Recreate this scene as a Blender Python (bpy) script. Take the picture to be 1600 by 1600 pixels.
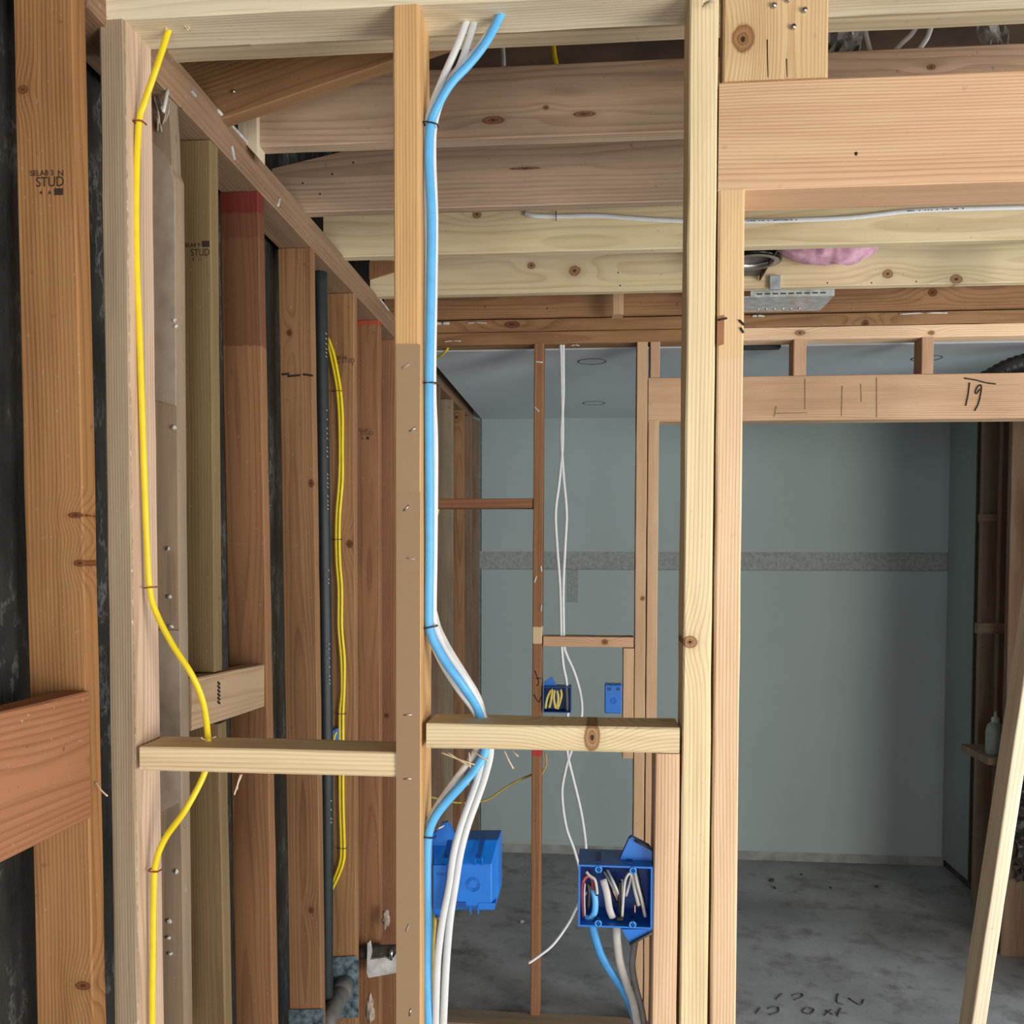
import bpy, bmesh, math, random
from mathutils import Vector as V, Matrix
random.seed(7)
S = bpy.context.scene
for o in list(bpy.data.objects): bpy.data.objects.remove(o)
COL = S.collection

# ---------------------------------------------------------------- camera
F, PX, PY, EYE = 1480.0, 800.0, 925.0, 1.80
YAW, PIT, ROLL = math.radians(5.2), math.radians(-2.2), math.radians(0.18)
fw = V((-math.sin(YAW)*math.cos(PIT), math.cos(YAW)*math.cos(PIT), math.sin(PIT)))
r0 = V((math.cos(YAW), math.sin(YAW), 0)); u0 = r0.cross(fw)
CR = r0*math.cos(ROLL)+u0*math.sin(ROLL); CU = u0*math.cos(ROLL)-r0*math.sin(ROLL)
C0 = V((0, 0, EYE))
cd = bpy.data.cameras.new('camera'); cam = bpy.data.objects.new('camera', cd); COL.objects.link(cam)
cam.matrix_world = Matrix((CR, CU, -fw)).transposed().to_4x4(); cam.location = C0
cd.sensor_width = 36; cd.lens = F/1600*36; cd.shift_y = (PY-800)/1600
cd.clip_start = .05
S.camera = cam
# ---------------------------------------------------------------- world, daylight, exposure
w = bpy.data.worlds.new('sky'); S.world = w; w.use_nodes = True
bg = w.node_tree.nodes['Background']; bg.inputs[0].default_value = (.92, .95, 1, 1); bg.inputs[1].default_value = .32
def area(name, loc, tgt, sx, sy, e, col):
    l = bpy.data.lights.new(name, 'AREA'); l.shape = 'RECTANGLE'; l.size = sx; l.size_y = sy; l.energy = e; l.color = col
    o = bpy.data.objects.new(name, l); COL.objects.link(o); o.location = loc
    o.rotation_euler = (V(tgt)-V(loc)).to_track_quat('-Z', 'Y').to_euler(); return o
area('daylight_opening', (2.9, -1.0, 1.2), (-.1, 1.6, 1.9), 1.9, 1.9, 150, (1, .94, .85))
area('back_room_fill', (.35, -2.9, 1.4), (.5, 3.6, 1.5), 1.3, 1.9, 68, (.97, .98, 1))  # added fill from behind the camera, brightens the back wall
area('daylight_side_window', (3.3, 2.2, 1.15), (.2, 3.3, 1.9), 1.3, 1.7, 66, (.86, .95, 1))
S.view_settings.view_transform = 'Standard'; S.view_settings.look = 'None'
S.view_settings.gamma = 1; S.view_settings.use_curve_mapping = False
S.view_settings.exposure = 0.03

# ---------------------------------------------------------------- helpers
def ray(px, py): return fw+CR*((px-PX)/F)-CU*((py-PY)/F)
def at(px, py, Y): d = ray(px, py); return C0+d*(Y/d.y)
def atX(px, py, X): d = ray(px, py); return C0+d*(X/d.x)
def atZ(px, py, Z): d = ray(px, py); return C0+d*((Z-EYE)/d.z)

def top(o, label, cat, group=None):
    o['label'] = label; o['category'] = cat
    if group: o['group'] = group
    return o
def struct(o): o['kind'] = 'structure'; return o
def empty(name, loc=(0, 0, 0)):
    o = bpy.data.objects.new(name, None); COL.objects.link(o); o.location = loc; o.empty_display_size = .05; return o
LAST = [None]
def link(name, me, mat, M=None, parent=None):
    o = bpy.data.objects.new(name, me); COL.objects.link(o); LAST[0] = o
    if mat: me.materials.append(mat)
    if M is not None: o.matrix_world = M
    if parent:
        o.parent = parent; o.matrix_parent_inverse = parent.matrix_world.inverted() if not parent.parent else (parent.parent.matrix_world @ parent.matrix_parent_inverse @ parent.matrix_basis).inverted()
    return o
def frame(p0, p1, side):
    z = (V(p1)-V(p0)).normalized(); x = V(side); x = (x-z*x.dot(z)).normalized(); y = z.cross(x)
    M = Matrix((x, y, z)).transposed().to_4x4(); M.translation = V(p0); return M
def setmw(parent): bpy.context.view_layer.update()

def wood_mesh(w, d, L, ch=.0025, jit=.0006, seg=.09, cut0=0, cut1=0, clip=None):
    bm = bmesh.new(); n = max(2, int(L/seg)); rings = []
    a, b = w/2, d/2
    sec = [(-a+ch, -b), (a-ch, -b), (a, -b+ch), (a, b-ch), (a-ch, b), (-a+ch, b), (-a, b-ch), (-a, -b+ch)]
    for i in range(n+1):
        t = i/n; ring = []
        for (x, y) in sec:
            j = jit
            z = t*L
            if i == 0: z += cut0*x
            if i == n: z += cut1*x
            if clip and z < clip[0]: x = min(x, a-(clip[0]-z)*clip[1])
            ring.append(bm.verts.new((x+random.uniform(-j, j), y+random.uniform(-j, j), z)))
        rings.append(ring)
    for i in range(n):
        for k in range(8):
            bm.faces.new((rings[i][k], rings[i][(k+1) % 8], rings[i+1][(k+1) % 8], rings[i+1][k]))
    bm.faces.new(rings[0][::-1]); bm.faces.new(rings[-1])
    me = bpy.data.meshes.new('lumber'); bm.to_mesh(me); bm.free(); return me

def lumber(name, p0, p1, w, d, mat, side=(1, 0, 0), parent=None, knots=None, paint=None, **k):
    """p0,p1: centre line; w along side, d across it. mat: wood kind; knots: (px,py,rpx_u,rpx_len) seen on the front face"""
    M = frame(p0, p1, side); L = (V(p1)-V(p0)).length
    if knots or paint:
        Mi = M.inverted(); kk = []
        for (px, py, ru, rl) in (knots or []):
            # nearest face plane: intersect the pixel ray with the plane through the front face
            nrm = M.to_3x3() @ V((0, 1, 0)); c = M @ V((0, 0, L/2)); s = -1 if nrm.dot(C0-c) < 0 else 1
            q = c+nrm*(s*d/2); dr = ray(px, py); t = (q-C0).dot(nrm)/dr.dot(nrm)
            P = C0+dr*t; l = Mi @ P; sc = F/dr.length/t*dr.length
            kk.append((l.x, l.z, ru/sc, rl/sc))
        mat = wood(mat, kk, paint)
    else: mat = wood(mat)
    return link(name, wood_mesh(w, d, L, **k), mat, M, parent)

def vst(name, label, cat, xl, xr, yr, Y, d, z0, z1, mat, x2=None, y2=None, group=None, w=None, **k):
    """vertical piece: left/right pixel of the front face at row yr (and left pixel x2 at row y2), front plane Y"""
    a = at(xl, yr, Y); b = at(xr, yr, Y); W = w or (b.x-a.x)
    if w: a = V((b.x-w, a.y, a.z))
    sl = 0
    if x2 is not None:
        c = at(x2, y2, Y); ref = a.x if not w else b.x
        sl = (c.x-ref)/(c.z-a.z)
    f = lambda z: V((a.x+W/2+sl*(z-a.z), Y+d/2, z))
    o = lumber(name, f(z0), f(z1), W, d, mat, (1, 0, 0), **k)
    return top(o, label, cat, group) if label else o
def hbm(name, label, cat, yt, yb, xr, x0, x1, Y, d, mat, group=None, z0=None, z1=None, **k):
    """piece along X: top/bottom rows of the front face at column xr, end columns x0,x1, front plane Y"""
    zt = at(xr, yt, Y).z if z1 is None else z1; zb = at(xr, yb, Y).z if z0 is None else z0
    ym = (yt+yb)/2; X0 = at(x0, ym, Y).x; X1 = at(x1, ym, Y).x; zc = (zt+zb)/2
    o = lumber(name, (X0, Y+d/2, zc), (X1, Y+d/2, zc), zt-zb, d, mat, (0, 0, 1), **k)
    return top(o, label, cat, group) if label else o

def bm_obj(name, bm, mat, parent=None, smooth=False, M=None):
    bmesh.ops.recalc_face_normals(bm, faces=bm.faces)
    me = bpy.data.meshes.new(name); bm.to_mesh(me); bm.free()
    if smooth:
        for p in me.polygons: p.use_smooth = True
    return link(name, me, mat, M, parent)
def add_box(bm, lo, hi):
    vs = [bm.verts.new((x, y, z)) for x in (lo[0], hi[0]) for y in (lo[1], hi[1]) for z in (lo[2], hi[2])]
    for f in ((0, 1, 3, 2), (4, 6, 7, 5), (0, 4, 5, 1), (2, 3, 7, 6), (0, 2, 6, 4), (1, 5, 7, 3)): bm.faces.new([vs[i] for i in f])
def box(name, lo, hi, mat, parent=None, bev=0):
    bm = bmesh.new(); add_box(bm, lo, hi)
    if bev: bmesh.ops.bevel(bm, geom=bm.edges[:], offset=bev, segments=1, affect='EDGES')
    c = (V(lo)+V(hi))/2
    for v in bm.verts: v.co -= c
    return bm_obj(name, bm, mat, parent, M=Matrix.Translation(c))
def prism(bm, pts, dvec):
    a = [bm.verts.new(p) for p in pts]; b = [bm.verts.new(V(p)+V(dvec)) for p in pts]; n = len(pts)
    bm.faces.new(a); bm.faces.new(b[::-1])
    for i in range(n): bm.faces.new((a[i], b[i], b[(i+1) % n], a[(i+1) % n]))
def poly(name, pts, dvec, mat, parent=None):
    bm = bmesh.new(); c = V(pts[0]); prism(bm, [V(p)-c for p in pts], dvec)
    return bm_obj(name, bm, mat, parent, M=Matrix.Translation(c))
def spline(pts, n=7):
    P = [V(p) for p in pts]; P = [P[0]*2-P[1]]+P+[P[-1]*2-P[-2]]; out = []
    for i in range(1, len(P)-2):
        for k in range(n):
            t = k/n; a, b, c, d = P[i-1:i+3]
            out.append(.5*((2*b)+(c-a)*t+(2*a-5*b+4*c-d)*t*t+(3*b-a-3*c+d)*t**3))
    out.append(P[-2]); return out
def tube_bm(bm, path, rx, ry, sides=8, flat=(1, 0, 0), taper=None, cap=True):
    rings = []; n = len(path)
    for i, p in enumerate(path):
        t = (path[min(i+1, n-1)]-path[max(i-1, 0)]).normalized()
        x = V(flat); x = x-t*x.dot(t)
        if x.length < 1e-4: x = t.orthogonal()
        x.normalize(); y = t.cross(x); s = taper(i/(n-1)) if taper else 1
        rings.append([bm.verts.new(p+(x*(math.cos(a)*rx)+y*(math.sin(a)*ry))*s) for a in [2*math.pi*k/sides for k in range(sides)]])
    for i in range(n-1):
        for k in range(sides): bm.faces.new((rings[i][k], rings[i][(k+1) % sides], rings[i+1][(k+1) % sides], rings[i+1][k]))
    if cap: bm.faces.new(rings[0][::-1]); bm.faces.new(rings[-1])
def tube(name, pts, rx, ry, mat, parent=None, flat=(1, 0, 0), n=7, sides=10, raw=False, taper=None):
    path = [V(p) for p in pts] if raw else spline(pts, n)
    c = path[0].copy(); bm = bmesh.new(); tube_bm(bm, [p-c for p in path], rx, ry, sides, flat, taper)
    return bm_obj(name, bm, mat, parent, True, Matrix.Translation(c))
def strokes(name, lines, r, mat, parent=None, flat=(1, 0, 0)):
    if name == 'pencil_mark' and len(lines) > 1:
        return [strokes(name, [l], r, mat, parent) for l in lines]
    bm = bmesh.new(); c = V(lines[0][0])
    for l in lines:
        tube_bm(bm, [p-c for p in spline(l, 5)], r, r, 6, flat)
    return bm_obj(name, bm, mat, parent, True, Matrix.Translation(c))
def text(name, s, loc, size, mat, parent, rot=(math.pi/2, 0, 0), sx=1):
    c = bpy.data.curves.new('t', 'FONT'); c.body = s; c.size = size; c.extrude = .00015
    t = bpy.data.objects.new('t', c); COL.objects.link(t); bpy.context.view_layer.update()
    me = bpy.data.meshes.new_from_object(t); bpy.data.objects.remove(t)
    from mathutils import Euler
    return link(name, me, mat, Matrix.Translation(V(loc)) @ Euler(rot).to_matrix().to_4x4() @ Matrix.Diagonal((sx, 1, 1, 1)), parent)

# ---------------------------------------------------------------- materials
def nodes(name):
    m = bpy.data.materials.new(name); m.use_nodes = True; nt = m.node_tree
    return m, nt, nt.nodes['Principled BSDF']
class NT:
    def __init__(s, nt): s.nt = nt
    def n(s, t, **k):
        o = s.nt.nodes.new('ShaderNode'+t)
        for a, b in k.items(): setattr(o, a, b)
        return o
    def put(s, sock, v):
        if hasattr(v, 'links') or isinstance(v, bpy.types.NodeSocket): s.nt.links.new(v, sock)
        else: sock.default_value = v
    def m(s, op, a, b=0, c=0, clamp=False):
        o = s.n('Math', operation=op, use_clamp=clamp)
        for i, v in enumerate((a, b, c)): s.put(o.inputs[i], v)
        return o.outputs[0]
    def vm(s, op, a, b):
        o = s.n('VectorMath', operation=op); s.put(o.inputs[0], a); s.put(o.inputs[1], b); return o.outputs[0]
    def noise(s, vec, scale=1, detail=2, rough=.5):
        o = s.n('TexNoise'); s.put(o.inputs['Vector'], vec); o.inputs['Scale'].default_value = scale
        o.inputs['Detail'].default_value = detail; o.inputs['Roughness'].default_value = rough; return o.outputs['Fac']
    def ramp(s, f, st):
        o = s.n('ValToRGB'); s.put(o.inputs[0], f); e = o.color_ramp.elements
        while len(e) < len(st): e.new(.5)
        for i, (p, c) in enumerate(st): e[i].position = p; e[i].color = (c, c, c, 1) if not hasattr(c, '__len__') else (*c, 1)
        return o.outputs[0]
    def mix(s, f, a, b, blend='MIX'):
        o = s.n('Mix', data_type='RGBA', blend_type=blend); s.put(o.inputs[0], f)
        for i, v in ((6, a), (7, b)):
            s.put(o.inputs[i], (*v, 1) if isinstance(v, tuple) and len(v) == 3 else v)
        return o.outputs[2]
    def bump(s, h, st, dist, bs):
        o = s.n('Bump'); o.inputs['Strength'].default_value = st; o.inputs['Distance'].default_value = dist
        s.put(o.inputs['Height'], h); s.nt.links.new(o.outputs[0], bs.inputs['Normal'])

# kind: light, dark, ring amount, ring frequency, blotch amount, grey weathering, dirt specks
KINDS = dict(
    pale=((.80, .66, .41), (.50, .34, .17), .5, 190, .3, 0, .1),
    cream=((.82, .71, .52), (.56, .42, .26), .4, 150, .4, 0, .15),
    pink=((.79, .57, .36), (.48, .28, .155), .55, 200, .35, 0, .1),
    header=((.70, .47, .28), (.44, .235, .12), .6, 260, .25, 0, .15),
    weathered=((.70, .52, .37), (.42, .26, .17), .6, 230, .35, .1, .1),
    tan=((.54, .37, .22), (.32, .185, .095), .45, 200, .4, 0, .3),
    joist=((.56, .40, .275), (.30, .185, .115), .5, 130, .5, .12, .3),
    joistpale=((.68, .555, .36), (.42, .30, .16), .4, 110, .45, 0, .3),
    olive=((.28, .19, .09), (.15, .095, .04), .4, 200, .45, 0, .3),
    orange=((.41, .21, .08), (.18, .077, .026), .55, 170, .5, 0, .25),
    honey=((.66, .41, .18), (.42, .22, .08), .6, 210, .3, 0, .15),
    brown=((.34, .18, .085), (.16, .073, .03), .5, 170, .5, 0, .35),
    redbrown=((.32, .155, .073), (.16, .067, .03), .45, 150, .45, 0, .35),
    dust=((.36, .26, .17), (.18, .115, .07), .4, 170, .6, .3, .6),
    plate=((.34, .215, .125), (.19, .11, .06), .45, 170, .5, 0, .5),
    mid=((.56, .36, .22), (.34, .19, .105), .5, 190, .4, 0, .15),
    block=((.70, .50, .27), (.46, .28, .12), .55, 210, .35, 0, .15),
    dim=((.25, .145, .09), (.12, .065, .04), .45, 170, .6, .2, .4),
    brick=((.39, .175, .085), (.24, .094, .04), .6, 160, .35, 0, .5),
)
_w = {}
def wood(kind, knots=None, paint=None):
    key = kind if not (knots or paint) else None
    if key in _w: return _w[key]
    L, D, ring, freq, blo, grey, speck = KINDS[kind]
    m, nt, bs = nodes('wood_'+kind); g = NT(nt)
    tc = g.n('TexCoord').outputs['Object']; rnd = g.n('ObjectInfo').outputs['Random']
    rnd2 = g.m('FRACT', g.m('MULTIPLY', rnd, 17.31))
    cx = g.n('CombineXYZ'); g.put(cx.inputs[0], g.m('MULTIPLY', rnd, 13.7)); g.put(cx.inputs[1], g.m('MULTIPLY', rnd2, 9.1)); g.put(cx.inputs[2], g.m('MULTIPLY', rnd, 31.)); off = cx.outputs[0]
    low = g.noise(g.vm('ADD', g.vm('MULTIPLY', tc, (5, 5, .9)), off), 1, 2)
    sp = g.n('SeparateXYZ'); g.put(sp.inputs[0], tc); x, y, z = sp.outputs
    st = kind in ('header', 'weathered', 'pale', 'honey', 'pink', 'mid', 'orange')
    lo = g.m('MULTIPLY', g.m('SUBTRACT', low, .5), .45 if st else 1.)
    X = g.m('ADD', g.m('ADD', x, g.m('ADD', .13 if st else 0., g.m('MULTIPLY', g.m('SUBTRACT', rnd, .5), .10))), g.m('MULTIPLY', lo, .035))
    Y = g.m('ADD', g.m('ADD', y, g.m('ADD', .03, g.m('MULTIPLY', rnd2, .06))), g.m('MULTIPLY', lo, .03))
    r = g.m('SQRT', g.m('ADD', g.m('MULTIPLY', X, X), g.m('MULTIPLY', Y, Y)))
    kd = []
    kn = g.noise(tc, 90, 2)
    for (ku, kv, ru, rv) in (knots or []):
        a = g.m('DIVIDE', g.m('SUBTRACT', x, ku), ru); b = g.m('DIVIDE', g.m('SUBTRACT', z, kv), rv)
        d = g.m('SQRT', g.m('ADD', g.m('MULTIPLY', a, a), g.m('MULTIPLY', b, b)))
        d = g.m('ADD', d, g.m('MULTIPLY', g.m('SUBTRACT', kn, .5), .3)); kd.append(d)
        b2 = g.m('MULTIPLY', b, .45)
        e = g.m('EXPONENT', g.m('MULTIPLY', g.m('ADD', g.m('MULTIPLY', a, a), g.m('MULTIPLY', b2, b2)), -.22))
        r = g.m('ADD', r, g.m('MULTIPLY', e, ru*1.1))
    fr = g.m('FRACT', g.m('ADD', g.m('MULTIPLY', r, freq), g.m('MULTIPLY', low, 2.)))
    rg = g.ramp(fr, [(0, .12), (.45, .1), (.8, .85), (.93, 1), (1, .12)])
    fib = g.noise(g.vm('ADD', g.vm('MULTIPLY', tc, (420, 420, 9)), off), 1, 2)
    blt = g.noise(g.vm('ADD', g.vm('MULTIPLY', tc, (14, 14, 2.2)), off), 1, 3)
    f = g.m('ADD', g.m('MULTIPLY', rg, ring), g.m('MULTIPLY', g.m('SUBTRACT', blt, .45), blo*2.8))
    stk = g.noise(g.vm('ADD', g.vm('MULTIPLY', tc, (55, 55, 1.3)), off), 1, 3)
    f = g.m('ADD', f, g.m('MULTIPLY', g.m('SUBTRACT', stk, .5), .75))
    f = g.m('ADD', f, g.m('MULTIPLY', g.m('SUBTRACT', fib, .5), .55), clamp=True)
    col = g.mix(f, L, D)
    # each board has its own tone
    hs = g.n('HueSaturation'); g.put(hs.inputs['Value'], g.m('ADD', .92, g.m('MULTIPLY', rnd2, .16))); g.put(hs.inputs['Hue'], g.m('ADD', .494, g.m('MULTIPLY', rnd, .012))); g.put(hs.inputs['Color'], col); col = hs.outputs[0]
    if grey:
        gn = g.noise(g.vm('ADD', g.vm('MULTIPLY', tc, (22, 22, 3)), off), 1, 4)
        col = g.mix(g.m('MULTIPLY', g.ramp(gn, [(.42, 0), (.65, 1)]), grey*2.4), col, (.24, .2, .15))
    if kind == 'weathered':
        sk = g.m('LESS_THAN', g.m('ADD', y, g.m('MULTIPLY', g.m('SUBTRACT', kn, .5), .012)), -.041)
        col = g.mix(g.m('MULTIPLY', sk, .8), col, g.mix(f, (.34, .265, .165), (.16, .12, .075)))
    if speck:
        sn = g.noise(tc, 140, 2); col = g.mix(g.m('MULTIPLY', g.ramp(sn, [(.70, 0), (.76, 1)]), speck), col, (.55, .5, .43))
        s2 = g.noise(tc, 60, 2); col = g.mix(g.m('MULTIPLY', g.ramp(s2, [(.70, 0), (.78, 1)]), speck*1.2), col, (.05, .03, .02))
    for (z0, z1, c, fac) in (paint or []):
        zz = g.m('ADD', z, g.m('MULTIPLY', g.m('SUBTRACT', kn, .5), .012))
        a = g.m('MULTIPLY', g.m('GREATER_THAN', zz, z0), g.m('LESS_THAN', zz, z1)); col = g.mix(g.m('MULTIPLY', a, fac), col, c)
    for d in kd:
        halo = g.m('SUBTRACT', 1, g.m('DIVIDE', d, 1.9), clamp=True)
        col = g.mix(g.m('MULTIPLY', halo, .35), col, tuple(v*.72 for v in D))
        rr = g.m('FRACT', g.m('MULTIPLY', d, 2.3))
        kc = g.mix(rr, (L[0]*.55, L[1]*.4, L[2]*.33), (D[0]*.45, D[1]*.35, D[2]*.3))
        kc = g.mix(g.m('LESS_THAN', d, .2), kc, (.05, .025, .015))
        col = g.mix(g.ramp(d, [(.8, 1), (1.15, 0)]), col, kc)
    nt.links.new(col, bs.inputs['Base Color']); bs.inputs['Roughness'].default_value = .72
    bs.inputs['Specular IOR Level'].default_value = .25
    g.bump(g.m('ADD', g.m('MULTIPLY', rg, -.5), g.m('MULTIPLY', fib, .9)), .35, .0012, bs)
    if key: _w[key] = m
    return m

def plain(name, col, rough=.5, metal=0, var=.12, scale=40, bump=0, col2=None, spec=.4, coat=0, tr=0):
    m, nt, bs = nodes(name); g = NT(nt); tc = g.n('TexCoord').outputs['Object']
    n = g.noise(tc, scale, 3); c2 = col2 or tuple(v*(1-var*2) for v in col)
    nt.links.new(g.mix(g.ramp(n, [(.35, 0), (.68, 1)]), col, c2), bs.inputs['Base Color'])
    bs.inputs['Roughness'].default_value = rough; bs.inputs['Metallic'].default_value = metal; bs.inputs['Specular IOR Level'].default_value = spec
    bs.inputs['Coat Weight'].default_value = coat; bs.inputs['Transmission Weight'].default_value = tr
    if bump: g.bump(n, bump, .004, bs)
    return m
M_YEL = plain('yellow_sheath', (.86, .66, .015), .38, var=.05, spec=.5)
M_BLU = plain('sky_blue_sheath', (.12, .46, .86), .4, var=.05)
M_WHT = plain('white_sheath', (.68, .70, .71), .4, var=.04)
M_GRY = plain('grey_sheath', (.52, .50, .46), .5, var=.08)
M_BOX = plain('blue_pvc', (.003, .155, .60), .38, var=.06, spec=.5)
M_BOXD = plain('shaded_blue_pvc', (.008, .06, .27), .45, var=.1)  # darker copy of the box blue; shade of interior and recesses put into the colour
M_BLK = plain('black_abs', (.022, .028, .03), .45, var=.1)
M_INK = plain('black_ink', (.035, .024, .016), .7)
M_PENCIL = plain('pencil', (.27, .15, .095), .8)
M_CHALK = plain('floor_pencil', (.12, .12, .122), .9)
M_GALV = plain('galvanised', (.62, .68, .70), .32, .45, .2, 30)
M_GALVD = plain('spangled_galvanised', (.26, .35, .40), .42, .35, .3, 48, col2=(.04, .065, .08))
M_STEEL = plain('nail_steel', (.75, .74, .70), .3, 1)
M_STAPLE = plain('staple_red', (.35, .07, .03), .5)
M_STAPK = plain('staple_dark', (.05, .05, .055), .45, .3)
M_CARD = plain('cardboard', (.33, .215, .125), .85, var=.02, scale=60)
M_CARD2 = plain('cardboard_light', (.345, .23, .132), .85, var=.02, scale=60)
def tar():
    m, nt, bs = nodes('tar_paper'); g = NT(nt); tc = g.n('TexCoord').outputs['Object']
    a = g.noise(g.vm('MULTIPLY', tc, (5, 9, 4)), 1, 5, .6); b = g.noise(g.vm('MULTIPLY', tc, (9, 14, 7)), 1, 5, .7)
    col = g.mix(g.ramp(a, [(.35, 0), (.7, 1)]), (.012, .013, .013), (.05, .05, .047))
    vein = g.m('ABSOLUTE', g.m('SUBTRACT', b, .5))
    col = g.mix(g.m('MULTIPLY', g.ramp(vein, [(0, 1), (.03, 0)]), g.ramp(a, [(.48, 0), (.62, .8)])), col, (.22, .22, .21))
    nt.links.new(col, bs.inputs['Base Color']); bs.inputs['Roughness'].default_value = .4
    g.bump(b, .6, .01, bs); return m
M_PAPER = tar()
M_PINK = plain('pink_fibre', (.80, .48, .58), .95, var=.25, scale=30, bump=.5, col2=(.52, .25, .36))
M_FILM = plain('plastic_film', (.5, .5, .48), .12, var=.3, scale=25, bump=.8, col2=(.12, .1, .08))
M_PVC = plain('grey_pipe', (.17, .16, .15), .5, var=.15)
M_WRAP = plain('white_wrap', (.72, .72, .70), .7, var=.2, scale=18, bump=.3, col2=(.38, .36, .33))
M_RAG = plain('tan_rag', (.52, .42, .32), .9, var=.25, scale=30)
M_DARKP = plain('dark_pipe', (.10, .085, .075), .6, .2, .3)
M_RED = plain('red_wire', (.42, .06, .05), .45)
M_WIREW = plain('white_wire', (.55, .53, .50), .45)
M_WIREK = plain('black_wire', (.015, .014, .014), .4)
M_COP = plain('copper_wire', (.6, .3, .15), .35, 1)
M_PLASTER = plain('grey_plaster', (.40, .32, .25), .9, var=.12, scale=25)
M_SPLINT = plain('splinter_wood', (.76, .60, .42), .8)
M_BOTTLE = plain('bottle_plastic', (.36, .44, .42), .35, var=.1)
M_GYPEDGE = plain('gypsum_edge', (.16, .14, .12), .9)
M_DECK = plain('roof_deck', (.09, .05, .028), .8, var=.3, scale=6)
M_GYP = plain('drywall_paper', (.36, .43, .425), .85, var=.035, scale=1.5)
M_GYPC = plain('drywall_ceiling', (.62, .68, .71), .8, var=.03, scale=1.2)
M_JOINT = plain('bare_joint', (.33, .36, .345), .95, var=.25, scale=60, col2=(.24, .26, .25))
M_CURB = plain('curb_concrete', (.34, .34, .32), .9, var=.15, scale=14)
def concrete():
    m, nt, bs = nodes('concrete'); g = NT(nt); tc = g.n('TexCoord').outputs['Object']
    a = g.noise(tc, 1.3, 4, .6); b = g.noise(tc, 7, 4, .65); c = g.noise(tc, 60, 3)
    col = g.mix(g.ramp(a, [(.35, 0), (.65, 1)]), (.25, .255, .26), (.46, .475, .49))
    col = g.mix(g.m('MULTIPLY', g.ramp(b, [(.5, 0), (.7, 1)]), .65), col, (.12, .095, .075))
    d = g.noise(g.vm('MULTIPLY', tc, (1.2, 4, 1)), 2.1, 4, .7)
    col = g.mix(g.m('MULTIPLY', g.ramp(d, [(.56, 0), (.64, 1)]), .35), col, (.38, .39, .40))
    col = g.mix(g.m('MULTIPLY', g.ramp(c, [(.62, 0), (.72, 1)]), .35), col, (.07, .065, .06))
    nt.links.new(col, bs.inputs['Base Color']); bs.inputs['Roughness'].default_value = .62
    g.bump(c, .15, .003, bs); return m
M_CONC = concrete()

# ================================================================ large structure
YN = 1.41            # front plane of the near stud wall
YS = 3.60            # front plane of the second stud wall
YB = 5.66            # face of the plasterboard at the back
ZP = 2.612           # underside of the top plates
struct(box('floor', (-1.1, -3.2, -.12), (4.2, 6.0, 0), M_CONC))
struct(box('ceiling', (-1.1, -3.2, 3.12), (4.2, 6.0, 3.2), M_DECK))
struct(box('wall_left', (-.90, -3.2, 0), (-.862, 6.0, 3.12), M_PAPER))
wb = struct(box('wall_back', (-.86, YB+.012, 0), (2.6, YB+.1, 3.12), M_JOINT))
zj1 = at(1300, 863, YB).z; zj0 = at(1300, 892, YB).z; xr = at(1479, 1000, YB).x
box('panel', (-.70, YB, zj1), (xr+.01, YB+.0125, 2.62), M_GYP, wb)
box('panel', (-.70, YB, .055), (xr+.01, YB+.0125, zj0), M_GYP, wb)
p = at(886, 890, YB); q = at(903, 941, YB)
box('patch', (p.x, YB-.0015, q.z), (q.x, YB+.002, zj0), M_JOINT, wb)
struct(box('baseboard_back', (-.72, YB+.002, 0), (xr, YB+.03, .06), M_CURB))
# side return of plasterboard at the right
XR = xr
wr = struct(box('wall_right', (XR+.013, 3.75, 0), (XR+.09, 5.75, 3.12), plain('old_sheathing', (.13, .115, .10), .9, var=.35, scale=7, col2=(.05, .035, .03))))
YR = atX(1522, 1000, XR).y
box('panel', (XR-.002, YR, .05), (XR+.0125, YB+.01, 2.62), M_GYP, wr)
box('panel_edge', (XR-.007, YR-.012, .05), (XR+.0125, YR, 2.62), M_GYPEDGE, wr)
cb = struct(box('ceiling', (-.70, YS+.19, 2.615), (XR, YB+.02, 2.63), M_GYPC))
# pencilled circles for lamp cut-outs on that ceiling
for i, (px, py, rx) in enumerate(((925, 565, 20), (928, 630, 17), (1448, 560, 24))):
    c = atZ(px, py, 2.614); r = .058
    tube('pencil_circle', [c+V((math.cos(t)*r, math.sin(t)*r, 0)) for t in [k*math.pi/12 for k in range(24)]], .0035, .0008, M_CHALK, cb, n=2, sides=6)
# panel above the second wall keeps the attic closed
struct(box('wall_gable', (-.86, YS+.12, 2.66), (2.6, YS+.14, 3.12), M_DECK))

# ================================================================ near wall framing
hbm('top_plate', 'pale top plate across the top of the nearest stud wall, drilled for cables', 'beam', -30, 5, 800, 157, 2300, YN, .089, 'cream', z0=ZP, z1=ZP+.04)
A = vst('wall_stud', 'weathered grey stud with the yellow cable stapled down its side', 'stud', 157, 196, 200, YN, .089, 0, ZP, 'weathered', 178, 1590)
B = vst('wall_stud', 'orange-brown middle stud covered with cardboard strips in its lower part', 'stud', 614, 655, 100, YN, .089, 0, ZP, 'honey', 620, 1590)
K = vst('wall_stud', 'tall pale yellow stud with a round knot, right of the open blue box', 'stud', 1076, 1121, 200, YN, .089, 0, ZP, 'pale', 1063, 1500, knots=[(1078, 1003, 13, 11)])
T = vst('trimmer_stud', 'light trimmer stud holding up the left end of the wide header', 'stud', 1122, 1163, 420, YN, .089, 0, at(1140, 297, YN).z, 'pink', 1110, 1590, paint=[(at(1140, 560, YN).z, 3, (.68, .46, .22), .5)])
bpy.context.view_layer.update()
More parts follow.
